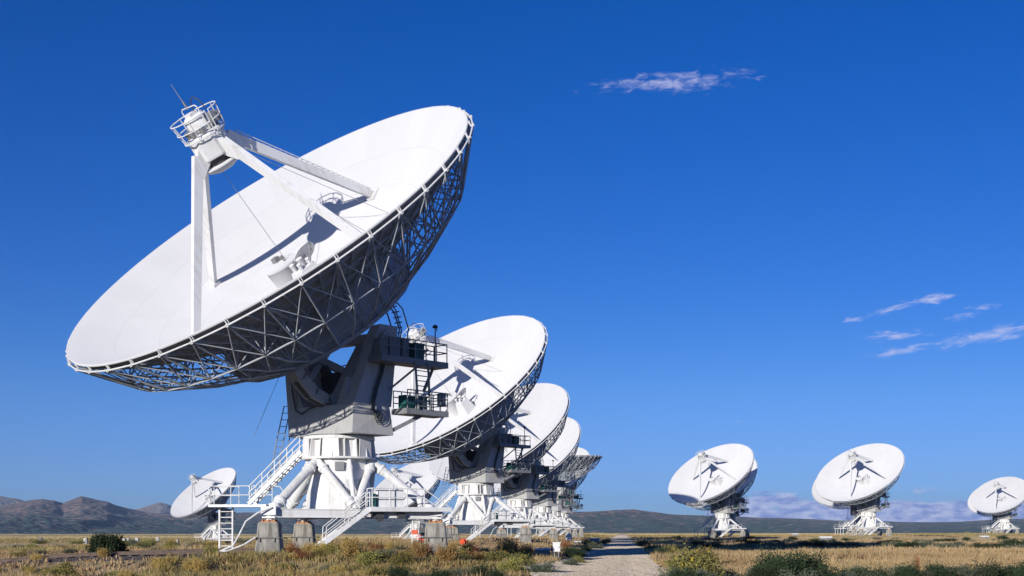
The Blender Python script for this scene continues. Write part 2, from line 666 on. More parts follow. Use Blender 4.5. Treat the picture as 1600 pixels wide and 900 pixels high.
def hills(name, prof, d0, d1, d2, seed, mat, relief):
    """ridge with a foot at d0, a crest at d1 and a back at d2 metres; prof = crest height against azimuth"""
    pa = np.array([math.atan2((q[0] - 800) / 2000.0, 1.0) for q in prof])
    ph = np.array([max(832 - q[1], 1.0) / 2000.0 for q in prof])
    azs = np.linspace(pa[0], pa[-1], 1300)
    ts = np.concatenate([np.linspace(0, 1, 90), np.linspace(1.05, 2, 14)])
    A, T = np.meshgrid(azs, ts)
    H = np.interp(azs, pa, ph)[None]
    D = np.where(T <= 1, d0 + (d1 - d0) * T, d1 + (d2 - d1) * (T - 1))
    D = D * (1 + .05 * np.sin(A * 9 + seed))
    X = D / np.cos(A) * np.sin(A)
    Y = D
    up = np.where(T <= 1, T ** 1.7 * .86 + .14 * sstep(T), 1 - sstep(T - 1) * .8)
    nz = fbm(X / 420, Y / 900, seed, 6, .56)
    gul = 1 - np.abs(fbm(X / 210, Y / 1300, seed + 5, 5, .6))
    env = np.clip(T, 0, 1) * (1 - np.clip(T, 0, 1)) * 4
    Z = H * d1 * np.clip(up + relief * env * (nz * .3 + (gul - .72) * .7), 0, None)
    Z = Z + H * d1 * .03 * fbm(X / 70, Y / 300, seed + 9, 5) * np.clip(T * 1.4, 0, 1)
    Z[0] = -30
    me = numpy_mesh(name, np.stack([X.ravel(), Y.ravel(), Z.ravel()], 1), grid_faces(len(ts), len(azs)), mat)
    return tag(linked(name, me), None, None, None, 'structure')


NEAR = [(-900, 800), (-500, 790), (-200, 788), (-60, 793), (0, 789), (40, 781), (55, 778), (68, 777), (85, 779), (98, 783),
        (112, 777), (127, 771), (140, 774), (155, 778), (168, 780), (180, 786), (200, 792), (220, 797), (245, 800), (300, 802),
        (380, 799), (460, 799), (540, 803), (640, 803), (760, 802), (860, 801), (920, 800), (960, 798), (990, 797), (1015, 801),
        (1045, 804), (1080, 805), (1130, 807), (1180, 808), (1300, 812), (1420, 815), (1500, 814), (1560, 810), (1620, 808), (1800, 812),
        (2300, 806), (2700, 815)]
FARP = [(-900, 795), (-300, 782), (-120, 780), (0, 778), (30, 781), (70, 793), (190, 800), (225, 792), (250, 785), (262, 787), (285, 796), (330, 806),
        (700, 812), (1200, 818), (1800, 815), (2500, 818)]
hl = hills('hills', NEAR, 3300, 6200, 7600, 4, 'hill_near', .52)
hl['label'] = 'dry hills dotted with dark juniper along the horizon'
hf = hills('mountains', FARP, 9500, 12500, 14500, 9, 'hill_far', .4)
hf['label'] = 'far bluish mountains behind the left hills'

# ------------------------------------------------------------------ the radio telescope
AZ0, EL0 = R(222.95), R(48.56)
DH = Vector((math.sin(AZ0), math.cos(AZ0), 0))        # horizontal pointing direction
EH = Vector((-math.cos(AZ0), math.sin(AZ0), 0))       # elevation axis, right hand side
EH = Vector((0.7319, -0.6814, 0)).normalized()
ZU = Vector((0, 0, 1))
PIVOT = DH * -1.25 + ZU * 12.0
RIM_C0 = DH * 5.27 + ZU * 17.79
FOC = 9.0
DEPTH = 12.5 ** 2 / (4 * FOC)


def yk(e_, d_, z_):
    return EH * e_ + DH * d_ + ZU * z_


def dish_matrix(el):
    n_ = DH * math.cos(EL0) + ZU * math.sin(EL0)
    v_ = n_.cross(EH)
    M = Matrix((EH, v_, n_)).transposed().to_4x4()
    M.translation = RIM_C0
    q = Matrix.Rotation(-(el - EL0) if True else 0, 4, EH)
    # choose the sense of rotation that raises the beam
    tst = q.to_3x3() @ n_
    if (tst.z > n_.z) != (el > EL0):
        q = q.inverted()
    return Matrix.Translation(PIVOT) @ q @ Matrix.Translation(-PIVOT) @ M


def par(r):
    return r * r / (4 * FOC) - DEPTH


NR = 40
CORNER = [Vector((5.6 * math.cos(R(q)), 5.6 * math.sin(R(q)), 0)) for q in (-124, 120, -4)]


def railing(mb, pts, height=1.05, r=.028, levels=(1.0, .52), posts=True, closed=False, step=1.3):
    """tubular handrail along a polyline of floor points"""
    P = [Vector(q) for q in pts]
    if closed:
        P.append(P[0])
    for i in range(len(P) - 1):
        for lv in levels:
            mb.tube(P[i] + ZU * height * lv, P[i + 1] + ZU * height * lv, r, r, 6)
        if posts:
            L = (P[i + 1] - P[i]).length
            k = max(1, int(round(L / step)))
            for j in range(k + (1 if i == len(P) - 2 else 0)):
                q = P[i].lerp(P[i + 1], j / k)
                mb.tube(q, q + ZU * height, r, r, 6)


def make_telescope(el):
    root = empty('radio_telescope')
    DM = dish_matrix(el)

    # ---- reflector
    b = MB()
    prof = [(.9 + (12.5 - .9) * i / 22, 0) for i in range(23)]
    prof = [(.02, par(.02))] + [(r, par(r)) for r, _ in prof]
    prof += [(12.56, .02), (12.58, -.10), (12.50, -.12)] + [(r, par(r) - .09) for r in (12.3, 11, 9, 7, 5, 3, 1.2, .02)]
    b.lathe(prof, 144)
    dish = b.build('reflector_dish', 'dish_white', root, DM)
    # edge angle ring and outer rim pipe with brackets
    b = MB()
    for k in range(NR):
        t0, t1 = 2 * math.pi * k / NR, 2 * math.pi * (k + 1) / NR
        b.tube((12.74 * math.cos(t0), 12.74 * math.sin(t0), -.30), (12.74 * math.cos(t1), 12.74 * math.sin(t1), -.30), .048, .048, 6)
    rim = b.build('rim_pipe', 'white_paint', root, DM)
    b = MB()
    b.box((12.62, 0, -.17), (.10, .05, .30))
    b.box((12.74, 0, -.30), (.15, .14, .12))
    b.box((12.64, .12, -.13), (.04, .04, .26))
    clip = b.mesh('rim_bracket', 'white_paint')
    for k in range(NR):
        linked('rim_bracket', clip, rim, Matrix.Rotation(2 * math.pi * k / NR, 4, 'Z'))

    # ---- backing structure: radial truss ribs
    st = 2 * math.pi / NR
    b = MB()
    LOW = [(5.75, -5.95), (8.1, -4.75), (10.7, -3.05)]
    UP = [(5.75, par(5.75) - .42), (7.4, par(7.4) - .36), (9.2, par(9.2) - .32), (10.8, par(10.8) - .3), (12.5, -.42)]

    def pt(r, h, k=0):
        return Vector((r * math.cos(st * k), r * math.sin(st * k), h))
    seq = [pt(*q) for q in LOW] + [pt(12.74, -.32)]
    for i in range(len(seq) - 1):
        b.tube(seq[i], seq[i + 1], .052, .052, 5, False)
    for i in range(len(UP) - 1):
        b.beam(pt(*UP[i]), pt(*UP[i + 1]), .09, .14, (0, 0, 1))
    for (l, u_) in ((0, 1), (1, 1), (1, 2), (2, 2), (2, 3)):
        b.tube(pt(*LOW[l]), pt(*UP[u_]), .036, .036, 5, False)
    # space bracing towards the next rib
    b.tube(pt(*LOW[2]), pt(12.74, -.32, 1), .033, .033, 5, False)
    b.tube(pt(*LOW[2], 1), pt(12.74, -.32, 0), .033, .033, 5, False)
    b.tube(pt(*LOW[2]), pt(*LOW[2], 1), .052, .052, 5, False)
    b.tube(pt(*LOW[1]), pt(*LOW[1], 1), .036, .036, 5, False)
    b.tube(pt(*LOW[1]), pt(*LOW[2], 1), .033, .033, 5, False)
    b.tube(pt(*LOW[2]), pt(*UP[2], 1), .033, .033, 5, False)
    for q in UP[1:4]:
        b.beam(pt(*q), pt(*q, 1), .07, .12)
    # panel stiffeners under the skin, half way to the next rib
    for i in range(1, len(UP) - 1):
        b.beam(pt(UP[i][0], UP[i][1] + .05, .5), pt(UP[i + 1][0] - .15, UP[i + 1][1] + .02, .5), .06, .12)
        rr = (UP[i][0] + UP[i + 1][0]) / 2
        b.beam(pt(rr, par(rr) - .17, 0), pt(rr, par(rr) - .17, 1), .06, .14)
    rib = b.mesh('truss_rib', 'truss_shaded')
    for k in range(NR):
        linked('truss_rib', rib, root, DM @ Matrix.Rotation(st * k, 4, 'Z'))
    # underside skin of the panels, with shade put into its colour
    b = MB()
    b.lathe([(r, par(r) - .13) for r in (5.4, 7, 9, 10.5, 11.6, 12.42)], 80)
    b.build('panel_underside', 'dish_back_shaded', root, DM)
    # central drum
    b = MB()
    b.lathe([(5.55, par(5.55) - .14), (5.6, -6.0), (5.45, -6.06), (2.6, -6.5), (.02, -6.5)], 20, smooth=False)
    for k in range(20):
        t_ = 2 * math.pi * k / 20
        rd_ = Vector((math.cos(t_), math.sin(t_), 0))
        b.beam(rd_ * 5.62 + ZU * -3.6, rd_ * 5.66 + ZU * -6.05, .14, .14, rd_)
    drum = b.build('hub_drum', 'hub_shaded', root, DM)
    b = MB()
    for k in range(20):
        t0, t1 = 2 * math.pi * k / 20, 2 * math.pi * (k + 1) / 20
        b.beam((5.72 * math.cos(t0), 5.72 * math.sin(t0), -6.05), (5.72 * math.cos(t1), 5.72 * math.sin(t1), -6.05), .22, .2)
    b.build('hub_ring', 'truss_shaded', drum)

    # ---- feed legs
    top_h, foot_r = 5.0, 7.8
    for k in range(4):
        b = MB()
        foot = Vector((foot_r, 0, par(foot_r) + .02))
        tp = Vector((1.15, 0, top_h))
        side = Vector((0, 1, 0))
        dirv = (tp - foot).normalized()
        rad = side.cross(dirv)
        b.beam(foot, tp, .25, .42, rad, .30, .56)
        b.beam(foot + Vector((.05, 0, -.1)), foot + Vector((-.02, 0, .14)), .55, .8, (1, 0, 0))
        # gusset by the cabin
        b.prism([(1.62, 3.95), (1.85, 4.2), (.55, 5.85), (.55, 4.5)], lambda w, r_, h_: Vector((r_, w, h_)), -.148, .148)
        if k == 1:
            for s_ in (-.16, .16):
                o0 = foot.lerp(tp, .04) + rad * .25 * (1 if rad.x > 0 else -1) + side * s_
                o1 = foot.lerp(tp, .96) + rad * .40 * (1 if rad.x > 0 else -1) + side * s_
                b.tube(o0, o1, .025, .025, 5)
            for j in range(26):
                q = foot.lerp(tp, .05 + j * .036)
                q = q + rad * (.26 + .14 * j / 26) * (1 if rad.x > 0 else -1)
                b.tube(q - side * .16, q + side * .16, .018, .018, 5)
                if j % 3 == 0:
                    b.tube(q + side * .16, q + side * .16 - rad * .3 * (1 if rad.x > 0 else -1), .02, .02, 5)
        b.build('feed_leg', 'white_paint', root, DM @ Matrix.Rotation(R(90 * k - 2.5), 4, 'Z'))

    # ---- apex: subreflector, cabin, rails
    b = MB()
    b.lathe([(.02, 3.62), (.5, 3.68), (.9, 3.83), (1.17, 4.03), (1.19, 4.10), (.9, 4.12), (.02, 4.14)], 40)
    b.build('subreflector', 'dish_white', root, DM)
    b = MB()
    b.lathe([(.72, 4.14), (.72, 4.62)], 16)
    b.lathe([(.2, 4.1), (.25, 4.62)], 10)
    b.build('subreflector_mount', 'dark_steel', root, DM)
    b = MB()
    b.lathe([(1.02, 4.52), (1.05, 4.6), (1.05, 5.75), (.98, 5.85), (.02, 5.86)], 8, smooth=False, start=R(22.5))
    b.lathe([(1.02, 4.52), (.02, 4.52)], 8, smooth=False, start=R(22.5))
    cab = b.build('apex_cabin', 'white_paint', root, DM)
    b = MB()
    b.lathe([(.6, 5.86), (.6, 6.72), (.5, 6.8), (.02, 6.8)], 20)
    b.box((.1, -.2, 6.87), (.5, .4, .2))
    b.box((-.25, .25, 6.85), (.3, .3, .18))
    b.lathe([(.66, 6.1), (.68, 6.15), (.66, 6.2)], 20)
    b.lathe([(.66, 6.6), (.68, 6.65), (.66, 6.7)], 20)
    b.build('focus_canister', 'white_paint', cab)
    b = MB()
    for k in range(8):
        t_ = R(45 * k + 10)
        b.box((.78 * math.cos(t_), .78 * math.sin(t_), 6.05), (.22, .2, .35))
    b.box((.9, .35, 6.3), (.3, .35, .6))
    b.box((.75, .75, 6.2), (.25, .3, .5))
    b.build('apex_equipment', 'grey_steel', cab)
    b = MB()
    for (rr, hh) in ((1.2, 5.7), (1.3, 6.25), (1.36, 6.8)):
        for k in range(14):
            t0, t1 = R(25 * k), R(25 * (k + 1))
            b.tube((rr * math.cos(t0), rr * math.sin(t0), hh), (rr * math.cos(t1), rr * math.sin(t1), hh), .034, .034, 6)
    for k in range(9):
        t_ = R(350 * k / 8)
        b.tube((1.0 * math.cos(t_), 1.0 * math.sin(t_), 5.5), (1.2 * math.cos(t_), 1.2 * math.sin(t_), 5.7), .03, .03, 5)
        b.tube((1.2 * math.cos(t_), 1.2 * math.sin(t_), 5.7), (1.36 * math.cos(t_), 1.36 * math.sin(t_), 6.8), .03, .03, 5)
    # tall hoop over the canister
    b.path([(-.68, .0, 5.8), (-.68, 0, 7.1), (-.55, 0, 7.22), (.55, 0, 7.22), (.68, 0, 7.1), (.68, 0, 5.8)], .033)
    b.build('apex_railing', 'white_paint', root, DM)
    b = MB()
    b.tube((-.1, 0, 7.15), (-.2, .05, 7.6), .06, .05, 6)
    b.tube((-.2, .05, 7.6), (-.42, .17, 8.55), .028, .015, 5)
    b.build('whip_antenna', 'grey_steel', root, DM)
    b = MB()
    b.path([(.35 + .55 * math.cos(q) * .9, .3, 6.8 + .75 * math.sin(q)) for q in [math.pi * i / 8 for i in range(9)]], .03)
    b.build('cable_loop', 'dark_steel', root, DM)

    # ---- feed horns at the vertex
    b = MB()
    b.lathe([(.78, -4.3), (.98, -2.45), (1.02, -2.42), (1.02, -2.3), (.95, -2.24), (.02, -2.2)], 32, c=(-.75, .2, 0))
    b.build('large_feed_horn', 'dish_white', root, DM)
    b = MB()
    b.box((-1.15, .35, -2.08), (.38, .34, .28))
    b.box((-.85, .55, -2.12), (.2, .2, .2))
    b.tube((-.35, .25, -2.25), (-.35, .25, -1.85), .06, .04, 8)
    b.build('horn_cap_box', 'grey_steel', root, DM)
    b = MB()
    q = [(.25, -.75, -4.3), (1.75, -.75, -4.3), (1.75, .85, -4.3), (.25, .85, -4.3),
         (.55, -.5, -2.75), (1.45, -.5, -2.75), (1.45, .6, -2.75), (.55, .6, -2.75)]
    b.hexa([Vector(x) for x in q])
    fc = b.build('feed_cone_housing', 'dish_white', root, DM)
    for (x, y, r_, h_) in ((.72, -.3, .16, -2.35), (1.05, .1, .2, -2.25), (1.3, -.3, .13, -2.4), (.75, .35, .15, -2.3), (1.3, .4, .12, -2.45)):
        b = MB()
        b.lathe([(r_ * .7, -2.76), (r_, h_), (r_ * 1.12, h_ + .02), (r_ * .8, h_ + .06), (.01, h_ - .1)], 14, c=(x, y, 0))
        b.build('small_feed_horn', 'white_paint', fc)
    b = MB()
    nz_ = (dish_matrix(EL0).to_3x3().inverted() @ Vector((.72, -.25, -.62))).normalized()
    nx_ = nz_.orthogonal().normalized()
    ax_ = (nx_, nz_.cross(nx_), nz_)
    b.lathe([(.02, -.10), (.4, -.08), (.74, -.02), (.77, .02), (.74, .04), (.02, .03)], 28, c=(.75, .85, -2.3), ax=ax_)
    b.tube((.75, .85, -4.2), (.75, .85, -2.4), .09, .07, 8)
    b.build('ellipsoid_mirror', 'white_paint', root, DM)
    b = MB()
    b.path([(1.5, .4, -2.6), (1.62, .6, -2.2), (1.6, .8, -1.85)], .04)
    b.box((1.58, .72, -2.1), (.16, .14, .14))
    b.box((1.6, .85, -1.8), (.14, .14, .2))
    b.build('feed_bracket', 'grey_steel', root, DM)

    # ---- yoke
    b = MB()
    bot = [yk(-2.78, 1.5, 6.68), yk(2.95, 1.5, 6.68), yk(2.95, -1.55, 6.68), yk(-2.78, -1.55, 6.68)]
    tp4 = [yk(-2.75, 1.6, 8.35), yk(2.45, .98, 8.35), yk(2.6, -1.55, 8.35), yk(-2.75, -1.55, 8.35)]
    b.hexa(bot + tp4)
    yb = b.build('yoke_base', 'yoke_shaded', root)
    b = MB()
    for zz in (6.62,):
        b.lathe([(1.95, 6.5), (1.95, 6.70)], 28)
    b.build('bearing_collar', 'dark_steel', root)
    prL = [(1.6, 8.34), (1.78, 10.4), (1.35, 11.6), (.9, 12.0), (-.7, 12.0), (-.45, 10.6), (-1.3, 8.34)]
    prR = [(1.05, 8.34), (-.55, 12.4), (-.9, 13.0), (-2.2, 13.0), (-2.0, 11.0), (-1.7, 8.34)]
    for (pr, w0, w1) in ((prL, -2.74, -2.0), (prR, 1.75, 2.58)):
        b = MB()
        b.prism(pr, lambda w, d_, z_: yk(w, d_, z_), w0, w1)
        s_ = 1 if w0 > 0 else -1
        arm = b.build('yoke_arm', 'yoke_shaded', root)
        c0 = yk(w1 + .02, -1.3, 12.1) if s_ > 0 else yk(w0 - .02, .1, 11.3)
        b = MB()
        b.tube(c0 - EH * .05, c0 + EH * .3 * s_, .62, .58, 20)
        b.tube(c0 + EH * .3 * s_, c0 + EH * .42 * s_, .4, .36, 20)
        b.build('elevation_bearing', 'yoke_shaded', arm)
    # inner slope plate of the right arm into the saddle
    b = MB()
    b.prism([(1.74, 8.36), (.9, 8.36), (1.74, 9.9)], lambda w, e_, z_: yk(e_, w, z_), .95, -1.5)
    b.prism([(-1.99, 8.36), (-1.45, 8.36), (-1.99, 9.3)], lambda w, e_, z_: yk(e_, w, z_), 1.5, -1.5)
    b.build('saddle_gusset', 'yoke_shaded', yb)

    # ---- elevation gear sector and drive
    b = MB()
    gp = [(3.7, 10.9), (2.9, 9.8), (2.0, 9.0), (1.0, 8.62), (.25, 8.62), (-.2, 9.15), (-.85, 10.3), (-1.6, 11.5), (-2.2, 12.5)]
    for i in range(len(gp) - 1):
        p0, p1 = yk(0, *gp[i]), yk(0, *gp[i + 1])
        dd = (p1 - p0).normalized()
        b.beam(p0 - dd * .08, p1 + dd * .08, .8, .66, dd.cross(EH))
    b.beam(yk(0, 3.7, 10.9), yk(0, 3.2, 12.6), .75, .8, DH)
    gear = b.build('elevation_gear', 'yoke_shaded', root)
    b = MB()
    for i in range(1, len(gp) - 2):
        p0, p1 = yk(0, *gp[i]), yk(0, *gp[i + 1])
        dd = (p1 - p0).normalized()
        nn = dd.cross(EH)
        nn = nn if nn.z < 0 else -nn
        b.beam(p0 + nn * .34, p1 + nn * .34, .35, .12, nn)
    b.build('gear_rack', 'dark_steel', gear)
    b = MB()
    for (p0, p1) in ((yk(-1.9, -1.0, 12.2), yk(-.6, 2.0, 9.4)), (yk(1.7, -2.0, 12.0), yk(-1.4, -1.2, 9.2))):
        b.tube(p0, p1, .2, .2, 8)
    b.beam(yk(-1.2, 1.0, 11.3), yk(-1.2, -1.8, 10.5), .42, .4)
    b.beam(yk(-1.9, .6, 11.6), yk(-1.9, 1.4, 8.6), .2, .2)
    b.tube(yk(-1.6, 1.3, 11.0), yk(-1.0, .2, 8.6), .07, .07, 6)
    b.tube(yk(-1.6, .5, 11.2), yk(-1.2, 1.3, 9.2), .06, .06, 6)
    b.beam(yk(-2.4, -.9, 12.3), yk(1.8, -1.2, 12.3), .6, .5)
    b.build('drive_brace', 'yoke_shaded', root)
    b = MB()
    b.tube(yk(-1.5, -.3, 10.0), yk(-.45, -.3, 10.0), .46, .46, 16)
    b.tube(yk(-1.1, -.3, 10.0), yk(-1.1, .3, 10.75), .32, .28, 12)
    b.box(yk(-.9, -.5, 9.3), (1.0, 1.1, .9), (EH, DH, ZU))
    b.box(yk(-1.0, -.9, 8.7), (1.2, .9, .7), (EH, DH, ZU))
    b.build('drive_motor', 'dark_steel', root)
    b = MB()
    fl = [yk(-3.3, -3.0, 10.35), yk(-1.0, -3.0, 10.35)]
    railing(b, fl, 1.0, .035, (1, .5), True, False, .45)
    b.beam(fl[0], fl[1], .7, .1)
    b.tube(fl[1] + ZU, yk(1.9, -2.0, 12.6), .05, .05, 5)
    b.tube(fl[0], yk(-2.3, -1.2, 9.0), .06, .06, 5)
    b.tube(fl[1], yk(-1.0, -1.2, 9.2), .06, .06, 5)
    b.build('rear_walkway', 'grey_steel', root)
    # cables
    b = MB()
    for k in range(4):
        o_ = .07 * k
        b.path([yk(2.64, -1.2 + o_, 11.0 + o_), yk(2.7, -.95 + o_, 10.2), yk(2.72, -.55 + o_, 9.3), yk(2.72, -.35 + o_, 8.6), yk(2.85, -.2 + o_, 8.1), yk(2.98, -.6 + o_, 7.7 - o_)], .04, 5)
    for k in range(3):
        b.path([yk(2.9 + .06 * k, -.45 + .3 * math.cos(q), 7.75 + .32 * math.sin(q) - .1 * k) for q in [2 * math.pi * i / 10 for i in range(11)]], .022, 5)
    b.build('cable_bundle', 'dark_steel', root)
    b = MB()
    b.path([yk(-2.2, 1.72, 10.8), yk(-2.15, 1.72, 9.3), yk(-1.9, 1.66, 8.2), yk(-1.4, 1.62, 7.95), yk(-.8, 1.5, 8.25), yk(0, 1.4, 8.4), yk(.9, 1.25, 8.45)], .045, 5)
    b.build('hanging_cable', 'dark_steel', root)

    # ---- platforms on the right arm
    up = MB()
    up.box(yk(3.25, -2.45, 10.9), (1.25, 5.1, .34), (EH, DH, ZU))
    up.beam(yk(2.6, -4.2, 9.4), yk(3.2, -4.4, 10.75), .14, .14)
    upp = up.build('upper_platform', 'grey_steel', root)
    b = MB()
    z0 = 11.07
    railing(b, [yk(3.8, .05, z0), yk(3.8, -4.95, z0), yk(2.7, -4.95, z0)], 1.05, .033, (1, .52), True, False, .82)
    railing(b, [yk(2.72, -2.3, z0), yk(2.72, -4.95, z0)], 1.05, .033, (1, .52), True, False, .9)
    b.build('platform_railing', 'grey_steel', upp)
    b = MB()
    b.box(yk(3.2, -3.0, z0 + .45), (.7, .75, .9), (EH, DH, ZU))
    b.box(yk(3.2, -3.0, z0 + .93), (.76, .81, .06), (EH, DH, ZU))
    b.build('green_cabinet', 'green_box', upp)
    b = MB()
    b.box(yk(3.1, -.45, z0 + .5), (.55, .6, 1.0), (EH, DH, ZU))
    b.box(yk(3.05, -1.35, z0 + .55), (.5, .8, 1.1), (EH, DH, ZU))
    b.box(yk(3.1, -2.2, z0 + .6), (.35, .5, 1.2), (EH, DH, ZU))
    b.build('equipment_box', 'grey_steel', upp)
    b = MB()
    lp = yk(3.7, -4.1, z0)
    b.tube(lp, lp + ZU * 1.95, .04, .035, 6)
    b.lathe([(.16, 0), (.15, .1), (.08, .17), (.01, .19)], 12, c=lp + ZU * 1.95)
    b.tube(lp + ZU * 1.95 + EH * .1, lp + ZU * 1.75 + EH * .16, .03, .03, 5)
    b.build('lamp_post', 'dark_steel', upp)
    lo = MB()
    lo.box(yk(3.25, -3.35, 8.05), (1.3, 3.3, .32), (EH, DH, ZU))
    lo.beam(yk(2.7, -1.7, 7.0), yk(3.2, -3.4, 7.9), .2, .2)
    lo.beam(yk(2.6, -1.5, 9.3), yk(3.6, -2.9, 10.75), .12, .12)
    lop = lo.build('lower_platform', 'grey_steel', root)
    b = MB()
    z1 = 8.21
    railing(b, [yk(3.85, -1.8, z1), yk(3.85, -4.95, z1), yk(2.65, -4.95, z1), yk(2.65, -1.8, z1)], 1.05, .033, (1, .66, .33), True, False, .6)
    b.build('platform_railing', 'grey_steel', lop)
    b = MB()
    b.box(yk(3.1, -2.9, z1 + .4), (.6, 1.7, .8), (EH, DH, ZU))
    b.build('battery_cabinet', 'green_box', lop)
    b = MB()
    b.tube(yk(3.55, -4.75, z1 + .3), yk(3.55, -4.75, z1 + 1.05), .26, .26, 14)
    b.build('air_tank', 'grey_steel', lop)
    lad = MB()
    la, lb_ = [yk(3.95, -2.55, 8.2), yk(3.95, -3.45, 8.2)], [yk(3.95, -2.30, 10.9), yk(3.95, -3.3, 10.9)]
    for q0, q1 in zip(la, lb_):
        lad.beam(q0, q1, .07, .12, EH)
    b_l = lad.build('ladder', 'grey_steel', root)
    for j in range(9):
        f_ = (j + .6) / 9.4
        b = MB()
        b.tube(la[0].lerp(lb_[0], f_), la[1].lerp(lb_[1], f_), .03, .03, 6)
        b.build('rung', 'grey_steel', b_l)
    # curved access ladder behind the arm
    b = MB()
    for s_ in (-.3, .3):
        b.path([yk(2.2 + s_, -2.2, 11.8), yk(2.1 + s_, -2.5, 12.9), yk(1.8 + s_, -2.35, 13.9), yk(1.4 + s_, -1.8, 14.7)], .05, 5)
        b.path([yk(2.2 + s_, -2.9, 11.8), yk(2.1 + s_, -3.2, 13.0), yk(1.8 + s_, -3.0, 14.2), yk(1.4 + s_, -2.3, 15.0)], .04, 5)
    for j in range(10):
        f_ = j / 9
        q0 = yk(2.2 - .6 * f_ * f_, -2.2 - .55 * math.sin(f_ * 2.6), 11.8 + 2.8 * f_)
        b.tube(q0 - EH * .3, q0 + EH * .3, .04, .04, 5)
    b.build('caged_ladder', 'grey_steel', root)

    # ---- azimuth ring
    b = MB()
    b.lathe([(1.9, 5.42), (1.72, 5.45), (1.72, 6.5), (1.95, 6.5)], 24, smooth=False)
    b.lathe([(2.02, 6.45), (2.05, 6.47), (2.05, 6.62), (2.0, 6.65), (.5, 6.66)], 32)
    b.lathe([(1.6, 5.33), (2.14, 5.33), (2.14, 5.44), (1.6, 5.44)], 32)
    ring = b.build('azimuth_ring', 'white_paint', root)
    b = MB()
    b.prism([(1.70, 5.44), (2.12, 5.44), (2.0, 6.46), (1.70, 6.46)], lambda w, r_, z_: Vector((r_, w, z_)), -.03, .03)
    gm = b.mesh('gusset', 'white_paint')
    for k in range(18):
        linked('gusset', gm, ring, Matrix.Rotation(R(20 * k + 6), 4, 'Z'))
    for ang in (-96, -36, -150):
        b = MB()
        q0 = Matrix.Rotation(R(ang), 4, 'Z')
        b.prism([(-.5, 5.45), (.5, 5.45), (.45, 6.45), (-.45, 6.45)], lambda w, x_, z_: q0 @ Vector((w, x_, z_)), 2.0, 2.05)
        b.build('access_panel', 'white_paint', ring)

    # ---- tower and tripod
    b = MB()
    b.lathe([(1.93, 2.05), (1.9, 3.4), (1.66, 5.34)], 9, smooth=False, start=R(-100), cap0=True)
    tower = b.build('pedestal_tower', 'white_paint', root)
    b = MB()
    q0 = Matrix.Rotation(R(-82), 4, 'Z')
    b.box(q0 @ Vector((1.76, 0, 4.9)), (.5, .14, .5), (q0.to_3x3() @ Vector((0, 1, 0)), q0.to_3x3() @ Vector((1, 0, 0)), ZU))
    b.build('junction_box', 'grey_steel', tower)
    b = MB()
    q0 = Matrix.Rotation(R(-60), 4, 'Z')
    b.box(q0 @ Vector((1.83, 0, 3.2)), (.8, .08, 1.9), (q0.to_3x3() @ Vector((0, 1, 0)), q0.to_3x3() @ Vector((1, 0, 0)), ZU))
    b.build('service_door', 'white_paint', tower)
    zc = 2.55
    mids = []
    for i in range(3):
        c0, c1 = CORNER[i], CORNER[(i + 1) % 3]
        mids.append(((c0 + c1) / 2, i, (i + 1) % 3))
    nodes = [c.normalized() * 1.95 + ZU * 5.18 for c in CORNER]

    def leg(p0, p1, r_):
        b = MB()
        d = (p1 - p0).normalized()
        b.tube(p0, p1, r_, r_, 16)
        lg = b.build('support_leg', 'white_paint', root)
        L = (p1 - p0).length
        for f0 in (.13, .86):
            b = MB()
            b.tube(p0 + d * L * f0, p0 + d * (L * f0 + .16), r_ * 1.42, r_ * 1.42, 16)
            b.tube(p0 + d * (L * f0 + .15), p0 + d * (L * f0 + .42), r_ * 1.25, r_ * 1.04, 16)
            b.build('flange', 'white_paint', lg)
    for i in range(3):
        leg(nodes[i], CORNER[i] * .93 + ZU * zc, .25)
    for (mp_, i, j) in mids:
        mq = mp_ + ZU * 2.5
        for k in (i, j):
            q = nodes[k] + (mp_ - nodes[k]).normalized() * .25
            q.z = 5.18
            leg(q, mq + (nodes[k] - mq).normalized() * .2, .22)
        leg(mp_.normalized() * 1.8 + ZU * 5.25, mp_ * .97 + ZU * 2.5, .13)
    for i in range(3):
        c0, c1 = CORNER[i], CORNER[(i + 1) % 3]
        b = MB()
        b.beam(c0 + ZU * 2.2, c1 + ZU * 2.2, .34, .40)
        b.beam(c0 + ZU * 2.42, c1 + ZU * 2.42, .46, .05)
        b.beam(c0 + ZU * 1.99, c1 + ZU * 1.99, .46, .05)
        b.build('base_beam', 'white_paint', root)
    b = MB()
    for i in range(3):
        b.beam(CORNER[i] + ZU * 2.2, CORNER[i].normalized() * 1.6 + ZU * 2.2, .3, .3)
    b.build('inner_beam', 'white_paint', root)
    for i in range(3):
        b = MB()
        c = CORNER[i]
        b.box(c + ZU * 2.33, (.8, .8, .46))
        b.tube(c + ZU * 1.78, c + ZU * 2.12, .17, .22, 12)
        b.tube(c * .93 + ZU * 2.4, c * .93 + ZU * 2.75, .34, .30, 14)
        b.box(c + ZU * 1.97, (.7, .7, .08))
        b.build('corner_foot', 'white_paint', root)

    # ---- front stair, deck and rails
    c0, c2 = CORNER[0], CORNER[2]
    along = (c2 - c0).normalized()
    outw = Vector((along.y, -along.x, 0))
    mid = (c0 + c2) / 2
    dk = MB()
    dk.beam(mid + along * .55 + outw * .55 + ZU * 2.44, c2 + along * .55 + outw * .55 + ZU * 2.46, .95, .25)
    deck = dk.build('deck', 'white_paint', root)
    b = MB()
    rl0, rl1 = mid + along * .65 + outw * .98 + ZU * 2.55, c2 + along * .1 + outw * .98 + ZU * 2.55
    railing(b, [mid + along * .65 + outw * .15 + ZU * 2.55, rl0, rl0.lerp(rl1, .72)], 1.05, .032, (1, .52), True, False, 1.2)
    e0 = rl0.lerp(rl1, .72)
    b.tube(e0 + ZU * 1.05, rl1 + along * .3 + ZU * .08, .03, .03, 6)
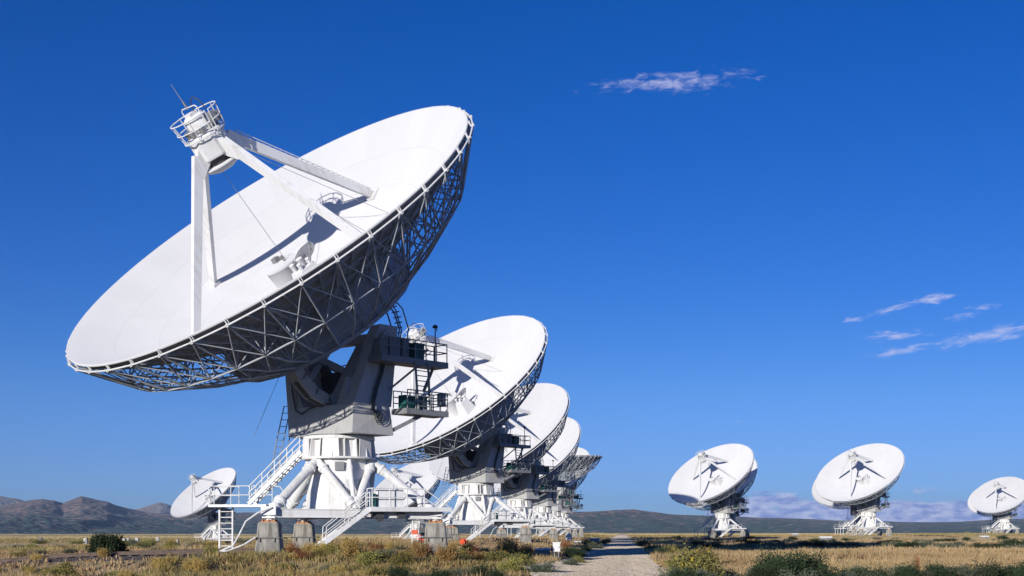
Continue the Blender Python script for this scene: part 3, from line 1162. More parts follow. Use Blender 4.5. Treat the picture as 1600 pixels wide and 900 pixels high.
    b.tube(e0 + ZU * .55, rl1 + along * -.4 + ZU * .06, .03, .03, 6)
    b.build('deck_railing', 'white_paint', deck)
    b = MB()
    bx = mid + along * 1.9 + outw * .35 + ZU * 3.05
    b.box(bx, (1.5, .5, .95), (along, outw, ZU))
    b.build('white_cabinet', 'white_paint', deck)
    b = MB()
    tk = mid + along * .95 + outw * .45 + ZU * 2.6
    b.tube(tk, tk + ZU * .62, .24, .24, 14)
    b.tube(tk + ZU * .62, tk + ZU * .72, .24, .08, 14)
    b.build('green_tank', 'green_box', deck)
    b = MB()
    ug = mid + along * 1.2 + outw * .3 + ZU * 2.1
    b.box(ug, (.7, .4, .3), (along, outw, ZU))
    b.box(ug - ZU * .2 + along * .15, (.3, .3, .25), (along, outw, ZU))
    b.build('underside_fitting', 'dark_steel', deck)
    b = MB()
    b.box(mid + along * 2.6 + outw * .3 + ZU * 2.12, (.4, .4, .3), (along, outw, ZU))
    b.build('underside_fitting', 'dark_steel', deck)
    s0 = mid + outw * .55 + along * .55 + ZU * 2.45
    sdir = Vector((-.92, -.39, 0)).normalized()
    s1 = s0 + sdir * 3.05 - ZU * 2.22
    stp = MB()
    perp = Vector((-sdir.y, sdir.x, 0))
    for s_ in (-.38, .38):
        stp.beam(s0 + perp * s_, s1 + perp * s_, .06, .26)
    stair = stp.build('front_stair', 'white_paint', root)
    for j in range(10):
        f_ = (j + .5) / 10
        b = MB()
        b.box(s0.lerp(s1, f_), (.26, .70, .04), (sdir, perp, ZU))
        b.build('tread', 'white_paint', stair)
    b = MB()
    for s_ in (-.38, .38):
        o_ = perp * s_
        b.tube(s0 + o_ + ZU * .95, s0.lerp(s1, .80) + o_ + ZU * .8, .03, .03, 6)
        b.tube(s0.lerp(s1, .80) + o_ + ZU * .8, s0.lerp(s1, .82) + o_, .03, .03, 6)
        b.tube(s0.lerp(s1, .4) + o_ + ZU * .88, s0.lerp(s1, .4) + o_, .03, .03, 6)
        b.tube(s0 + o_ + ZU * .95, s0 + o_, .03, .03, 6)
        b.tube(s0 + o_ + ZU * .5, s0.lerp(s1, .80) + o_ + ZU * .4, .025, .025, 6)
    b.build('stair_handrail', 'white_paint', stair)

    # ---- left landing with stair up to the azimuth ring
    lz = 2.72
    pA, pB = Vector((-7.75, 1.6, lz)), Vector((-4.3, 1.2, lz))
    b = MB()
    b.beam(pA, pB, 1.0, .15)
    b.tube(Vector((-7.35, 2.0, -.2)), Vector((-7.35, 2.0, lz)), .07, .07, 8)
    b.tube(Vector((-6.58, 2.0, -.2)), Vector((-6.58, 2.0, lz)), .06, .06, 8)
    b.beam(pB, CORNER[1] * .8 + ZU * 2.4, .2, .2)
    land = b.build('landing', 'white_paint', root)
    for j in range(7):
        b = MB()
        zz = .35 + j * .34
        b.tube((-7.33, 2.0, zz), (-6.6, 2.0, zz), .03, .03, 6)
        b.build('landing_rung', 'white_paint', land)
    b = MB()
    railing(b, [Vector((-7.7, .65 + .5, lz + .1)), Vector((-4.0, .75, lz + .1))], 1.05, .027, (1, .5), True, False, 1.2)
    railing(b, [Vector((-7.7, 1.15, lz + .1)), Vector((-7.7, 2.1, lz + .1)), Vector((-6.2, 2.0, lz + .1))], 1.05, .027, (1, .5), True, False, 1.2)
    b.path([Vector((-4.0, .75, lz + 1.15)), Vector((-3.55, .75, lz + 1.1)), Vector((-3.3, .75, lz + .75)), Vector((-4.1, .75, lz - .1))], .027)
    b.build('landing_railing', 'white_paint', land)
    q0, q1 = Vector((-5.3, 1.2, lz + .1)), Vector((-2.15, .5, 5.85))
    b = MB()
    dv = (q1 - q0).normalized()
    pv = Vector((-dv.y, dv.x, 0)).normalized()
    for s_ in (-.42, .42):
        b.beam(q0 + pv * s_, q1 + pv * s_, .07, .23)
    ls = b.build('upper_stair', 'white_paint', root)
    for j in range(13):
        f_ = (j + .6) / 13
        b = MB()
        hv = Vector((dv.x, dv.y, 0)).normalized()
        b.box(q0.lerp(q1, f_), (.15, .8, .03), (hv, pv, ZU))
        b.build('tread', 'white_paint', ls)
    b = MB()
    for s_ in (-.42, .42):
        for hh in (1.0, .62, .3):
            b.tube(q0 + pv * s_ + ZU * hh, q1 + pv * s_ + ZU * hh, .03, .03, 6)
        for f_ in (.02, .26, .5, .74, .98):
            w = q0.lerp(q1, f_) + pv * s_
            b.tube(w, w + ZU * 1.0, .03, .03, 6)
    b.build('stair_handrail', 'white_paint', ls)
    b = MB()
    g0, g1, g2 = Vector((-4.15, 1.5, 4.2)), Vector((-3.75, 1.6, 6.4)), Vector((-3.3, 1.7, 8.6))
    for o_ in (Vector((-.18, 0, 0)), Vector((.18, .2, 0))):
        b.path([g0 + o_, g1 + o_, g2 + o_ + Vector((0, 0, 0))], .035, 6)
    for j in range(12):
        w = g0.lerp(g2, j / 11)
        b.tube(w + Vector((-.18, 0, 0)), w + Vector((.18, .2, 0)), .022, .022, 5)
    b.tube(g0 + Vector((.5, .2, 0)), g2 + Vector((.2, .1, -1.5)), .03, .03, 5)
    b.build('side_ladder', 'grey_steel', root)
    # hanging service hose and lightning wire
    b = MB()
    cc = CORNER[0]
    b.path([cc + Vector((.2, -.5, 2.5)), cc + Vector((-.5, -.75, 2.2)), cc + Vector((-1.1, -.9, 1.75)), cc + Vector((-1.45, -1.0, 1.0)), cc + Vector((-1.75, -1.1, .45)), cc + Vector((-2.5, -1.2, .12)), cc + Vector((-3.4, -1.2, .06))], .05, 7)
    b.path([cc + Vector((-.6, -.8, .9)), cc + Vector((-1.2, -1.0, .5)), cc + Vector((-2.0, -1.2, .18)), cc + Vector((-2.9, -1.3, .08))], .05, 7)
    b.build('service_hose', 'white_paint', root)
    b = MB()
    b.tube(yk(-2.7, 2.0, 10.6), yk(-2.7, 4.0, 6.6), .014, .014, 4)
    b.build('ground_wire', 'grey_steel', root)
    b = MB()
    for (p0, p1) in (((1.1, 0, 4.4), (4.2, 3.2, par(5.3))), ((.3, 1.0, 4.3), (3.0, 5.8, par(6.5))), ((-.2, -.2, 4.0), (-.3, .3, -2.0))):
        b.tube(p0, p1, .014, .014, 4)
    b.build('guy_wire', 'grey_steel', root, DM)
    return root


PROTO = make_telescope(EL0)
ZENITH = make_telescope(R(88.0))

# concrete pier prototype
b = MB()
s0, s1, H = .68, .54, 1.70
def ringpts(h, s_, ch=.06):
    q = []
    for (i, j) in ((-1, -1), (1, -1), (1, 1), (-1, 1)):
        if i * j > 0:
            q += [(i * s_, j * (s_ - ch), h), (i * (s_ - ch), j * s_, h)]
        else:
            q += [(i * (s_ - ch), j * s_, h), (i * s_, j * (s_ - ch), h)]
    return q
ro = []
for (h, s_) in ((-.35, .74), (.82, .615), (.84, .605), (1.66, .54), (1.70, .50)):
    p4 = []
    c_ = .06
    for (x, y) in ((-s_, -s_ + c_), (-s_ + c_, -s_), (s_ - c_, -s_), (s_, -s_ + c_), (s_, s_ - c_), (s_ - c_, s_), (-s_ + c_, s_), (-s_, s_ - c_)):
        p4.append((x, y, h))
    ro.append(p4)
P_ = [q for r_ in ro for q in r_]
F_ = []
for i in range(len(ro) - 1):
    for k in range(8):
        F_.append((i * 8 + k, i * 8 + (k + 1) % 8, (i + 1) * 8 + (k + 1) % 8, (i + 1) * 8 + k))
F_.append(tuple(range((len(ro) - 1) * 8, len(ro) * 8)))
b.add(P_, F_)
pier_me = b.mesh('pier_block', 'concrete')
b = MB()
for (p0, p1) in (((-.86, -.665, .86), (.86, -.665, .86)), ((-.86, .665, .86), (.86, .665, .86)), ((-.665, -.80, .87), (-.665, .80, .87)), ((.665, -.80, .87), (.665, .80, .87))):
    b.beam(p0, p1, .045, .06)
for x in (-.38, .4):
    b.tube((x, -.69, .84), (x, -.70, .62), .025, .025, 6)
strap_me = b.mesh('steel_strap', 'dark_steel')
b = MB()
b.box((0, 0, 1.725), (.86, .86, .05))
for (x, y) in ((-.32, -.32), (.32, -.32), (.32, .32), (-.32, .32), (0, -.34), (0, .34)):
    b.tube((x, y, 1.74), (x, y, 1.86), .055, .055, 6)
b.box((-.2, 0, 1.78), (.28, .5, .08))
b.box((.22, 0, 1.78), (.24, .5, .08))
plate_me = b.mesh('anchor_plate', 'rusty_plate')


def pier(x, y, z, label, group, full=True):
    r = empty('concrete_pier', (x, y, z))
    linked('pier_block', pier_me, r)
    if full:
        linked('steel_strap', strap_me, r)
    linked('anchor_plate', plate_me, r)
    tag(r, label, 'pier', group)
    return r


FARSKIP = ('rung', 'landing_rung', 'rim_bracket', 'flange', 'underside_fitting', 'guy_wire', 'cable_loop')
GROUP = 'white radio telescopes standing on the plain'
n0 = DH * math.cos(EL0) + ZU * math.sin(EL0)
PIERNAME = ['front left pier', 'rear left pier', 'right pier']
# rim-centre px, py, depth of the dish centre, extra turn, label, short name for its piers, zenith?
SCOPES = [
    ((-13.55, 69.92), 0, 'nearest and largest white radio telescope, its dish filling the upper left', 'the nearest telescope', 0),
    ((-7.67, 141.45), 0, 'second radio telescope of the row, partly hidden behind the nearest one', 'the second telescope in the row', 0),
    ((-2.33, 207.0), 0, 'third radio telescope of the row, overlapping the second telescope', 'the third telescope in the row', 0),
    ((2.8, 268.5), 0, 'fourth radio telescope of the row, upper dish edge showing behind the third', 'the fourth telescope in the row', 0),
    ((10.9, 368.0), 0, 'farthest radio telescope of the row, only a rounded white dish top showing', 'the farthest telescope of the row', 0),
    ((-102.6, 425.0), 0, 'small distant radio telescope at far left before the mountains', 'the small far left telescope', 0),
    ((-32.2, 381.0), 0, 'distant radio telescope seen between the legs of the nearest and second telescopes', 'the far telescope seen between the legs', 0),
    ((54.2, 350.0), -4.0, 'radio telescope right of the road with a grey shadow on its lower left dish', 'the telescope right of the road', 0),
    ((63.2, 392.0), -4.0, 'radio telescope almost hidden behind the first one right of the road', 'the hidden telescope behind the first right one', 0),
    ((96.5, 356.0), -1.5, 'larger middle radio telescope of the three on the right', 'the middle telescope on the right', 0),
    ((102.6, 386.0), -1.5, 'radio telescope whose white rim peeks out at lower left behind the middle right one', 'the hidden telescope behind the middle right one', 0),
    ((220.3, 578.0), 0, 'radio telescope at the right edge of the picture, cut by the frame', 'the right edge telescope', 0),
    ((229.0, 607.0), 0, 'radio telescope mostly hidden behind the one at the right edge', 'the hidden right edge telescope', 0),
]
used_first = False
STATIONS = []
for (cx, cy), turn, label, short, zen in SCOPES:
    q = Matrix.Rotation(R(turn), 3, 'Z') @ (DH * 5.27)
    x, y = cx - q.x, cy - q.y
    z = float(terrain(x, y))
    if not used_first:
        o = PROTO
        used_first = True
    else:
        o = copy_tree(PROTO, None, 0, FARSKIP if cy > 200 else ())
    o.location = (x, y, z)
    o.rotation_euler = (0, 0, R(turn))
    tag(o, label, 'radio telescope', GROUP)
    STATIONS.append((x, y, z, turn, short))
zx, zy = 10.6, 330.0
zz = float(terrain(zx, zy))
ZENITH.location = (zx, zy, zz)
tag(ZENITH, 'radio telescope pointing its dish straight up at the end of the row', 'radio telescope', GROUP)
STATIONS.append((zx, zy, zz, 0, 'the upward pointing telescope'))
for (x, y, z, turn, short) in STATIONS:
    for i, c in enumerate(CORNER):
        cc = Matrix.Rotation(R(turn), 3, 'Z') @ c
        lb = 'grey concrete %s under %s' % (PIERNAME[i], short)
        gp_ = 'concrete piers carrying the telescopes'
        pier(x + cc.x, y + cc.y, z, lb, gp_, y < 230)

# ------------------------------------------------------------------ empty station piers far left
pale_me = pier_me.copy()
pale_me.materials[0] = MATS['pale_concrete']
for k, (px, py, lb) in enumerate([
        (133.5, 850, 'lone pale concrete pier in the plain left of the boxy dark bush'),
        (193.5, 847.0, 'left pier of the pale pair above the boxy dark bush'),
        (199.5, 847.0, 'right pier of the pale pair above the boxy dark bush'),
        (214, 848.5, 'pale concrete pier in the plain, right of the small pair'),
        (246, 846.5, 'pale concrete pier in the plain left of the small far left telescope'),
        (276, 850.5, 'short grey concrete pier in front of the small far left telescope')]):
    x, y, z = px_to_ground(px, py)
    r = empty('station_pier', (x, y, z))
    linked('pier_block', pale_me, r)
    linked('anchor_plate', plate_me, r)
    r.scale = (1.15, 1.15, 1.25 if k not in (1, 2, 5) else 1.0)
    tag(r, lb, 'pier', 'piers of an empty station')
x, y, z = px_to_ground(63, 847.5)
r = empty('dark_kiosk', (x, y, z))
b = MB()
b.box((0, 0, .75), (1.5, 1.5, 1.7))
b.build('cabin_body', 'dark_steel', r)
b = MB()
b.hexa([Vector(q) for q in ((-.85, -.85, 1.6), (.85, -.85, 1.6), (.85, .85, 1.6), (-.85, .85, 1.6), (-.5, -.5, 1.95), (.5, -.5, 1.95), (.5, .5, 1.95), (-.5, .5, 1.95))])
b.build('cabin_roof', 'grey_steel', r)
tag(r, 'dark box with a peaked top in the plain at far left', 'kiosk')

# ------------------------------------------------------------------ railway spurs


def track(name, x0, y0, x1, y1, label, ties=True):
    p0, p1 = Vector((x0, y0, 0)), Vector((x1, y1, 0))
    L = (p1 - p0).length
    dv = (p1 - p0) / L
    pv = Vector((-dv.y, dv.x, 0))
    ang = math.atan2(dv.y, dv.x)
    root = empty(name, (x0, y0, float(terrain(x0, y0))))
    zt = lambda q: float(terrain(q.x, q.y)) - .09
    nl = max(2, int(L / 1.5))
    # ballast bed
    V = []
    for i in range(nl + 1):
        q = p0.lerp(p1, i / nl)
        z = zt(q)
        for (w, h) in ((-2.3, -.15), (-1.5, .14), (0, .17), (1.5, .14), (2.3, -.15)):
            u_ = q + pv * (w + random.uniform(-.1, .1))
            V.append((u_.x - x0, u_.y - y0, z + h + random.uniform(-.02, .02) - root.location.z))
    linked('ballast_bed', numpy_mesh('ballast_bed', V, grid_faces(nl + 1, 5), 'ballast'), root)
    for s_ in (-.72, .72):
        b = MB()
        for i in range(nl):
            a_, c_ = p0.lerp(p1, i / nl), p0.lerp(p1, (i + 1) / nl)
            za, zb = zt(a_), zt(c_)
            off = pv * s_ - p0
            b.beam(a_ + off + ZU * (za + .35 - root.location.z), c_ + off + ZU * (zb + .35 - root.location.z), .075, .05)
            b.beam(a_ + off + ZU * (za + .275 - root.location.z), c_ + off + ZU * (zb + .275 - root.location.z), .03, .11)
            b.beam(a_ + off + ZU * (za + .215 - root.location.z), c_ + off + ZU * (zb + .215 - root.location.z), .15, .025)
        b.build('rail', 'rail_steel', root)
    if ties:
        b = MB()
        b.box((0, 0, 0), (.22, 2.5, .18))
        tm = b.mesh('tie', 'tie_wood')
        for i in range(int(L / .62)):
            q = p0 + dv * (.3 + i * .62)
            linked('tie', tm, root, Matrix.Translation(q - p0 + ZU * (zt(q) + .11 - root.location.z)) @ Matrix.Rotation(ang + random.uniform(-.03, .03), 4, 'Z'))
    tag(root, label, 'rail track')
    return root


track('rail_track', -36, 70.9, -1.9, 70.9, 'rusty rail spur on dark ballast passing under the nearest telescope')
track('rail_track', -31, 64.1, -16.0, 64.6, 'short rusty rail end beside the dark boxy bush at left')
track('rail_track', -36, 134.5, 1.0, 137.6, 'rail spur on dark ballast before the second telescope', False)

# dark gravel pad round the nearest station
px_, py_ = np.linspace(-20, -.8, 60), np.linspace(64.6, 80.5, 50)
PX, PY = np.meshgrid(px_, py_)
edge = np.minimum.reduce([PX + 20, -.8 - PX, PY - 64.6, 80.5 - PY])
PZ = terrain(PX, PY) + .03 + np.random.default_rng(2).uniform(-.03, .03, PX.shape) - .3 * (edge < .05 + .0 * PX)
gp0 = linked('gravel_pad', numpy_mesh('gravel_pad', np.stack([PX.ravel(), PY.ravel(), PZ.ravel()], 1), grid_faces(50, 60), 'ballast', smooth=False))
tag(gp0, 'dark gravel pad under the nearest telescope', kind='structure')

# ------------------------------------------------------------------ small equipment
# white utility cabinet beside the road
y = 86.0
x = (869.5 - 800) / 2000 * y
z = float(terrain(x, y))
r = empty('utility_cabinet', (x, y, z))
k = y / 2000
zb = CAM_H - 23 * k - z
b = MB()
b.box((0, 0, zb), (11 * k, .30, 13.5 * k))
b.build('cabinet_body', 'white_paint', r)
b = MB()
b.box((.01, -.01, zb + 7.2 * k), (13.2 * k, .38, .06))
b.build('cabinet_lid', 'white_paint', r)
for q in (-3.2 * k, 3.2 * k):
    b = MB()
    b.box((q, .02, zb / 2 - .25), (.07, .07, zb + .05))
    b.build('cabinet_leg', 'grey_steel', r)
b = MB()
b.box((-7.0 * k, .02, zb / 2 - .05), (.09, .09, zb + .3))
b.build('cabinet_post', 'tie_wood', r)
b = MB()
b.box((4 * k, -.155, zb), (.04, .02, .12))
b.build('cabinet_latch', 'grey_steel', r)
tag(r, 'white utility cabinet on a post at the left edge of the road', 'cabinet')


def vault(px, py, wpx, hpx, label):
    x, y, z = px_to_ground(px, py)
    k = y / 2000
    w, h = wpx * k, hpx * k
    r = empty('concrete_vault', (x, y, z - .03))
    b = MB()
    b.hexa([Vector(q) for q in ((-w / 2, -.55, 0), (w / 2 * .85, -.55, 0), (w / 2 * .85, .55, 0), (-w / 2, .55, 0),
                                (-w / 2 * .95, -.5, h * .72), (w / 2 * .92, -.5, h * .72), (w / 2 * .92, .5, h * .72), (-w / 2 * .95, .5, h * .72))])
    b.build('vault_body', 'grey_steel', r)
    b = MB()
    b.box((0, 0, h * .86), (w * 1.04, 1.2, h * .28))
    b.box((w * .2, 0, h * 1.0 + .02), (.3, .3, .04))
    b.build('vault_lid', 'white_paint', r)
    tag(r, label, 'vault', 'low utility vaults with white lids')


vault(848, 866, 25, 10, 'low utility vault with white lid just left of the white cabinet')
vault(905, 850, 16, 5, 'low white lidded vault right of and behind the white cabinet')
vault(929, 846.5, 17, 6, 'farthest low white lidded vault beside the road')
vault(1290, 845, 18, 7, 'low pale vault lying in the grass left of the middle right telescope')
vault(1538, 842, 12, 5, 'low pale vault in the grass left of the right edge telescope')
vault(1242, 841, 10, 4, 'tiny pale vault in the grass between the two right telescopes')

x, y, z = px_to_ground(888.5, 845)
k = y / 2000
r = empty('domed_cabinet', (x, y, z))
b = MB()
w, h = 9 * k, 12 * k
poly = [(-w / 2, 0), (w / 2, 0)] + [(w / 2 * math.cos(q), h * .75 + h * .25 * math.sin(q)) for q in [math.pi * i / 8 for i in range(9)]]
b.prism(poly, lambda w_, a_, c_: Vector((a_, w_, c_)), -.3, .3)
b.build('cabinet_shell', 'white_paint', r)
b = MB()
b.box((0, -.31, h * .45), (w * .7, .02, h * .5))
b.build('cabinet_door', 'white_paint', r)
tag(r, 'white cabinet with rounded top beyond the vaults, below the far legs', 'cabinet')

# orange equipment between the nearest and second telescope
x, y = (648 - 800) / 2000 * 118, 118
z = float(terrain(x, y))
r = empty('step_ladder', (x, y, z))
b = MB()
for s_ in (-.27, .27):
    b.beam((s_, 0, 0), (s_, .1, 1.3), .05, .06)
    b.beam((s_, .55, 0), (s_, .15, 1.3), .05, .06)
b.build('ladder_frame', 'white_paint', r)
for j in range(4):
    b = MB()
    b.box((0, .03 + j * .02, .2 + j * .2), (.52, .1, .04))
    b.build('step', 'white_paint', r)
b = MB()
b.box((0, .12, 1.12), (.56, .34, .42))
b.build('tool_box', 'orange_paint', r)
tag(r, 'white step ladder with an orange box, left of the right pier of the nearest telescope', 'ladder')
x, y = (660 - 800) / 2000 * 120, 120
z = float(terrain(x, y))
r = empty('engine_cart', (x, y, z))
b = MB()
b.box((0, 0, .42), (.9, .7, .34))
b.beam((-.6, 0, .72), (.5, 0, .86), .5, .10)
b.build('cart_frame', 'orange_paint', r)
b = MB()
b.box((.05, 0, 1.2), (.7, .6, .7))
b.tube((-.2, -.2, 1.55), (-.2, -.2, 1.85), .05, .05, 8)
b.build('engine', 'dark_steel', r)
for (q, w) in ((-.3, -.38), (.3, -.38), (-.3, .38), (.3, .38)):
    b = MB()
    b.tube((q, w - .06, .17), (q, w + .06, .17), .2, .2, 14)
    b.build('wheel', 'dark_steel', r)
tag(r, 'orange engine cart half hidden behind the right pier of the nearest telescope', 'cart')
x, y = (724 - 800) / 2000 * 112, 112
z = float(terrain(x, y))
r = empty('cable_reel', (x, y, z))
for s_ in (-.16, .16):
    b = MB()
    b.tube((s_ - .03, 0, .29), (s_ + .03, 0, .29), .29, .29, 18)
    b.build('reel_flange', 'orange_paint', r)
b = MB()
b.tube((-.14, 0, .29), (.14, 0, .29), .2, .2, 14)
b.build('wound_cable', 'dark_steel', r)
r.rotation_euler = (0, 0, R(55))
tag(r, 'orange cable reel standing between the first and second telescope', 'reel')

# ------------------------------------------------------------------ vegetation
SHRUB = {}


def shrub_mesh(name, mat, n, seed, shape='dome', leaf=.05, up=.5, stems=34):
    """many leaf-sized blades on twigs through the bush's volume, unit size about 1 m wide"""
    r_ = np.random.default_rng(seed)
    nb = 160 if shape == 'block' else 46
    # branch tips spread over an uneven dome
    th = r_.uniform(0, 2 * math.pi, nb)
    ph = np.arccos(r_.uniform(.05, 1, nb))
    rad = r_.uniform(.5, 1.25, nb)
    if shape == 'dome':
        tip = np.stack([.5 * rad * np.sin(ph) * np.cos(th), .5 * rad * np.sin(ph) * np.sin(th), .12 + .75 * rad * np.cos(ph)], 1)
    elif shape == 'spiky':
        tip = np.stack([.42 * rad * np.sin(ph) * np.cos(th), .42 * rad * np.sin(ph) * np.sin(th), .25 + .9 * rad * np.cos(ph) ** .6], 1)
    else:
        tip = np.stack([.5 * r_.uniform(-1, 1, nb), .5 * r_.uniform(-1, 1, nb), r_.uniform(.15, .78, nb)], 1)
    root_ = np.stack([.08 * np.cos(th), .08 * np.sin(th), np.zeros(nb)], 1)
    if shape == 'block':
        root_ = tip * np.array([.85, .85, 0])
    bi = r_.integers(0, nb, n)
    t_ = r_.uniform(.35, 1.05, n) ** .8
    base = root_[bi] + (tip[bi] - root_[bi]) * t_[:, None]
    base += r_.normal(0, .05 if shape == 'block' else .065, (n, 3)) * (.5 + t_[:, None])
    base[:, 2] = np.maximum(base[:, 2], .01)
    d = (tip[bi] - root_[bi])
    d /= np.linalg.norm(d, axis=1)[:, None] + 1e-6
    d = d + r_.normal(0, .55, (n, 3)) + np.array([0, 0, up])
    d /= np.linalg.norm(d, axis=1)[:, None]
    s_ = r_.normal(0, 1, (n, 3))
    s_ = np.cross(d, s_)
    s_ /= np.linalg.norm(s_, axis=1)[:, None] + 1e-6
    L = leaf * r_.uniform(.7, 1.6, n)[:, None]
    wd = leaf * .34 * r_.uniform(.7, 1.3, n)[:, None]
    V = np.concatenate([base - s_ * wd * .5, base + d * L * .5 + s_ * wd, base + d * L, base + d * L * .5 - s_ * wd], 0)
    i = np.arange(n)
    F = np.stack([i, i + n, i + 2 * n, i + 3 * n], 1)
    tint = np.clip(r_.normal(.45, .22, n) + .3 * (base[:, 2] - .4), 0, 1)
    crown = numpy_mesh(name, V, F, mat, True, np.tile(tint, 4))
    mb = MB()
    for k in range(stems):
        j = k % nb
        mb.tube(root_[j], tip[j] * (1.12 if k % 3 == 0 else .95), .011, .004, 4, False)
    stem = mb.mesh('stem', 'twig')
    return crown, stem


KINDS = {
    'sage': ('leaf_sage', 2600, 'dome', .055, .5),
    'rabbit': ('leaf_rabbit', 2800, 'dome', .06, .8),
    'dark': ('leaf_dark', 2800, 'spiky', .065, .7),
    'red': ('leaf_red', 2000, 'spiky', .055, .8),
    'gold': ('leaf_gold', 2400, 'spiky', .065, 1.2),
    'block': ('leaf_dark', 11000, 'block', .07, .6),
}
for kd, (mat, n, shp, lf, up) in KINDS.items():
    SHRUB[kd] = [shrub_mesh('foliage', mat, n, 100 + 7 * i + len(kd), shp, lf, up) for i in range(1 if kd == 'block' else 3)]
SHRUB_NAME = {'sage': 'sagebrush', 'rabbit': 'rabbitbrush', 'dark': 'dark_shrub', 'red': 'red_weed', 'gold': 'tall_grass_clump', 'block': 'boxy_bush'}
SHRUB_LABEL = {'sage': 'grey green sagebrush', 'rabbit': 'yellow green rabbitbrush',
               'dark': 'dark green shrub', 'red': 'rust red weed', 'gold': 'tall golden grass clump'}


def zone_phrase(x, y):
    px = 800 + 2000 * x / y
    rx = float(road_x(y))
    if y > 260:
        return ' far out, ' + ('left of the telescope row' if px < 600 else 'near the right telescopes' if px > 1050 else 'by the end of the road')
    if x > rx:
        if x - rx < 6:
            return ' along the right roadside'
        if px < 1310:
            return ' at lower right, ' + ('in the foreground' if y < 70 else 'in the belt before the shadowed telescope')
        return ' at far right, ' + ('in the foreground' if y < 70 else 'in the brush belt')
    if rx - x < 6:
        return ' along the left roadside'
    if px < 200:
        return ' at far left'
    if px < 450:
        return ' left of the nearest telescope'
    if px < 620:
        return ' below the stair of the nearest telescope'
    return ' between the right pier and the road, ' + ('in front' if y < 70 else 'farther back')


def shrub(kind, x, y, w, h, label=None):
    z = float(terrain(x, y))
    r = empty(SHRUB_NAME[kind], (x, y, z - .02))
    crown, stem = random.choice(SHRUB[kind])
    linked('foliage', crown, r)
    linked('stems', stem, r)
    r.scale = (w, w * random.uniform(.85, 1.15), h)
    r.rotation_euler = (0, 0, 0 if kind == 'block' else random.uniform(0, 6.28))
    if label:
        tag(r, label, 'shrub' if kind != 'gold' else 'grass')
    else:
        tag(r, SHRUB_LABEL[kind] + zone_phrase(x, y), 'shrub' if kind != 'gold' else 'grass', SHRUB_NAME[kind] + ' plants scattered over the plain')
    return r


def shrub_px(kind, px, py, wpx, hpx, label=None):
    x, y, z = px_to_ground(px, py)
    k = y / 2000
    hpx = hpx * {'dark': .74, 'sage': .82}.get(kind, 1.0)
    return shrub(kind, x, y, wpx * k, hpx * k, label)


def on_road(x, y, m=.3):
    e_ = 1.7 * math.exp(-((y - 70) / 6.0) ** 2) if x < road_x(y) else 0
    return abs(x - float(road_x(y))) < 3.2 + m + e_


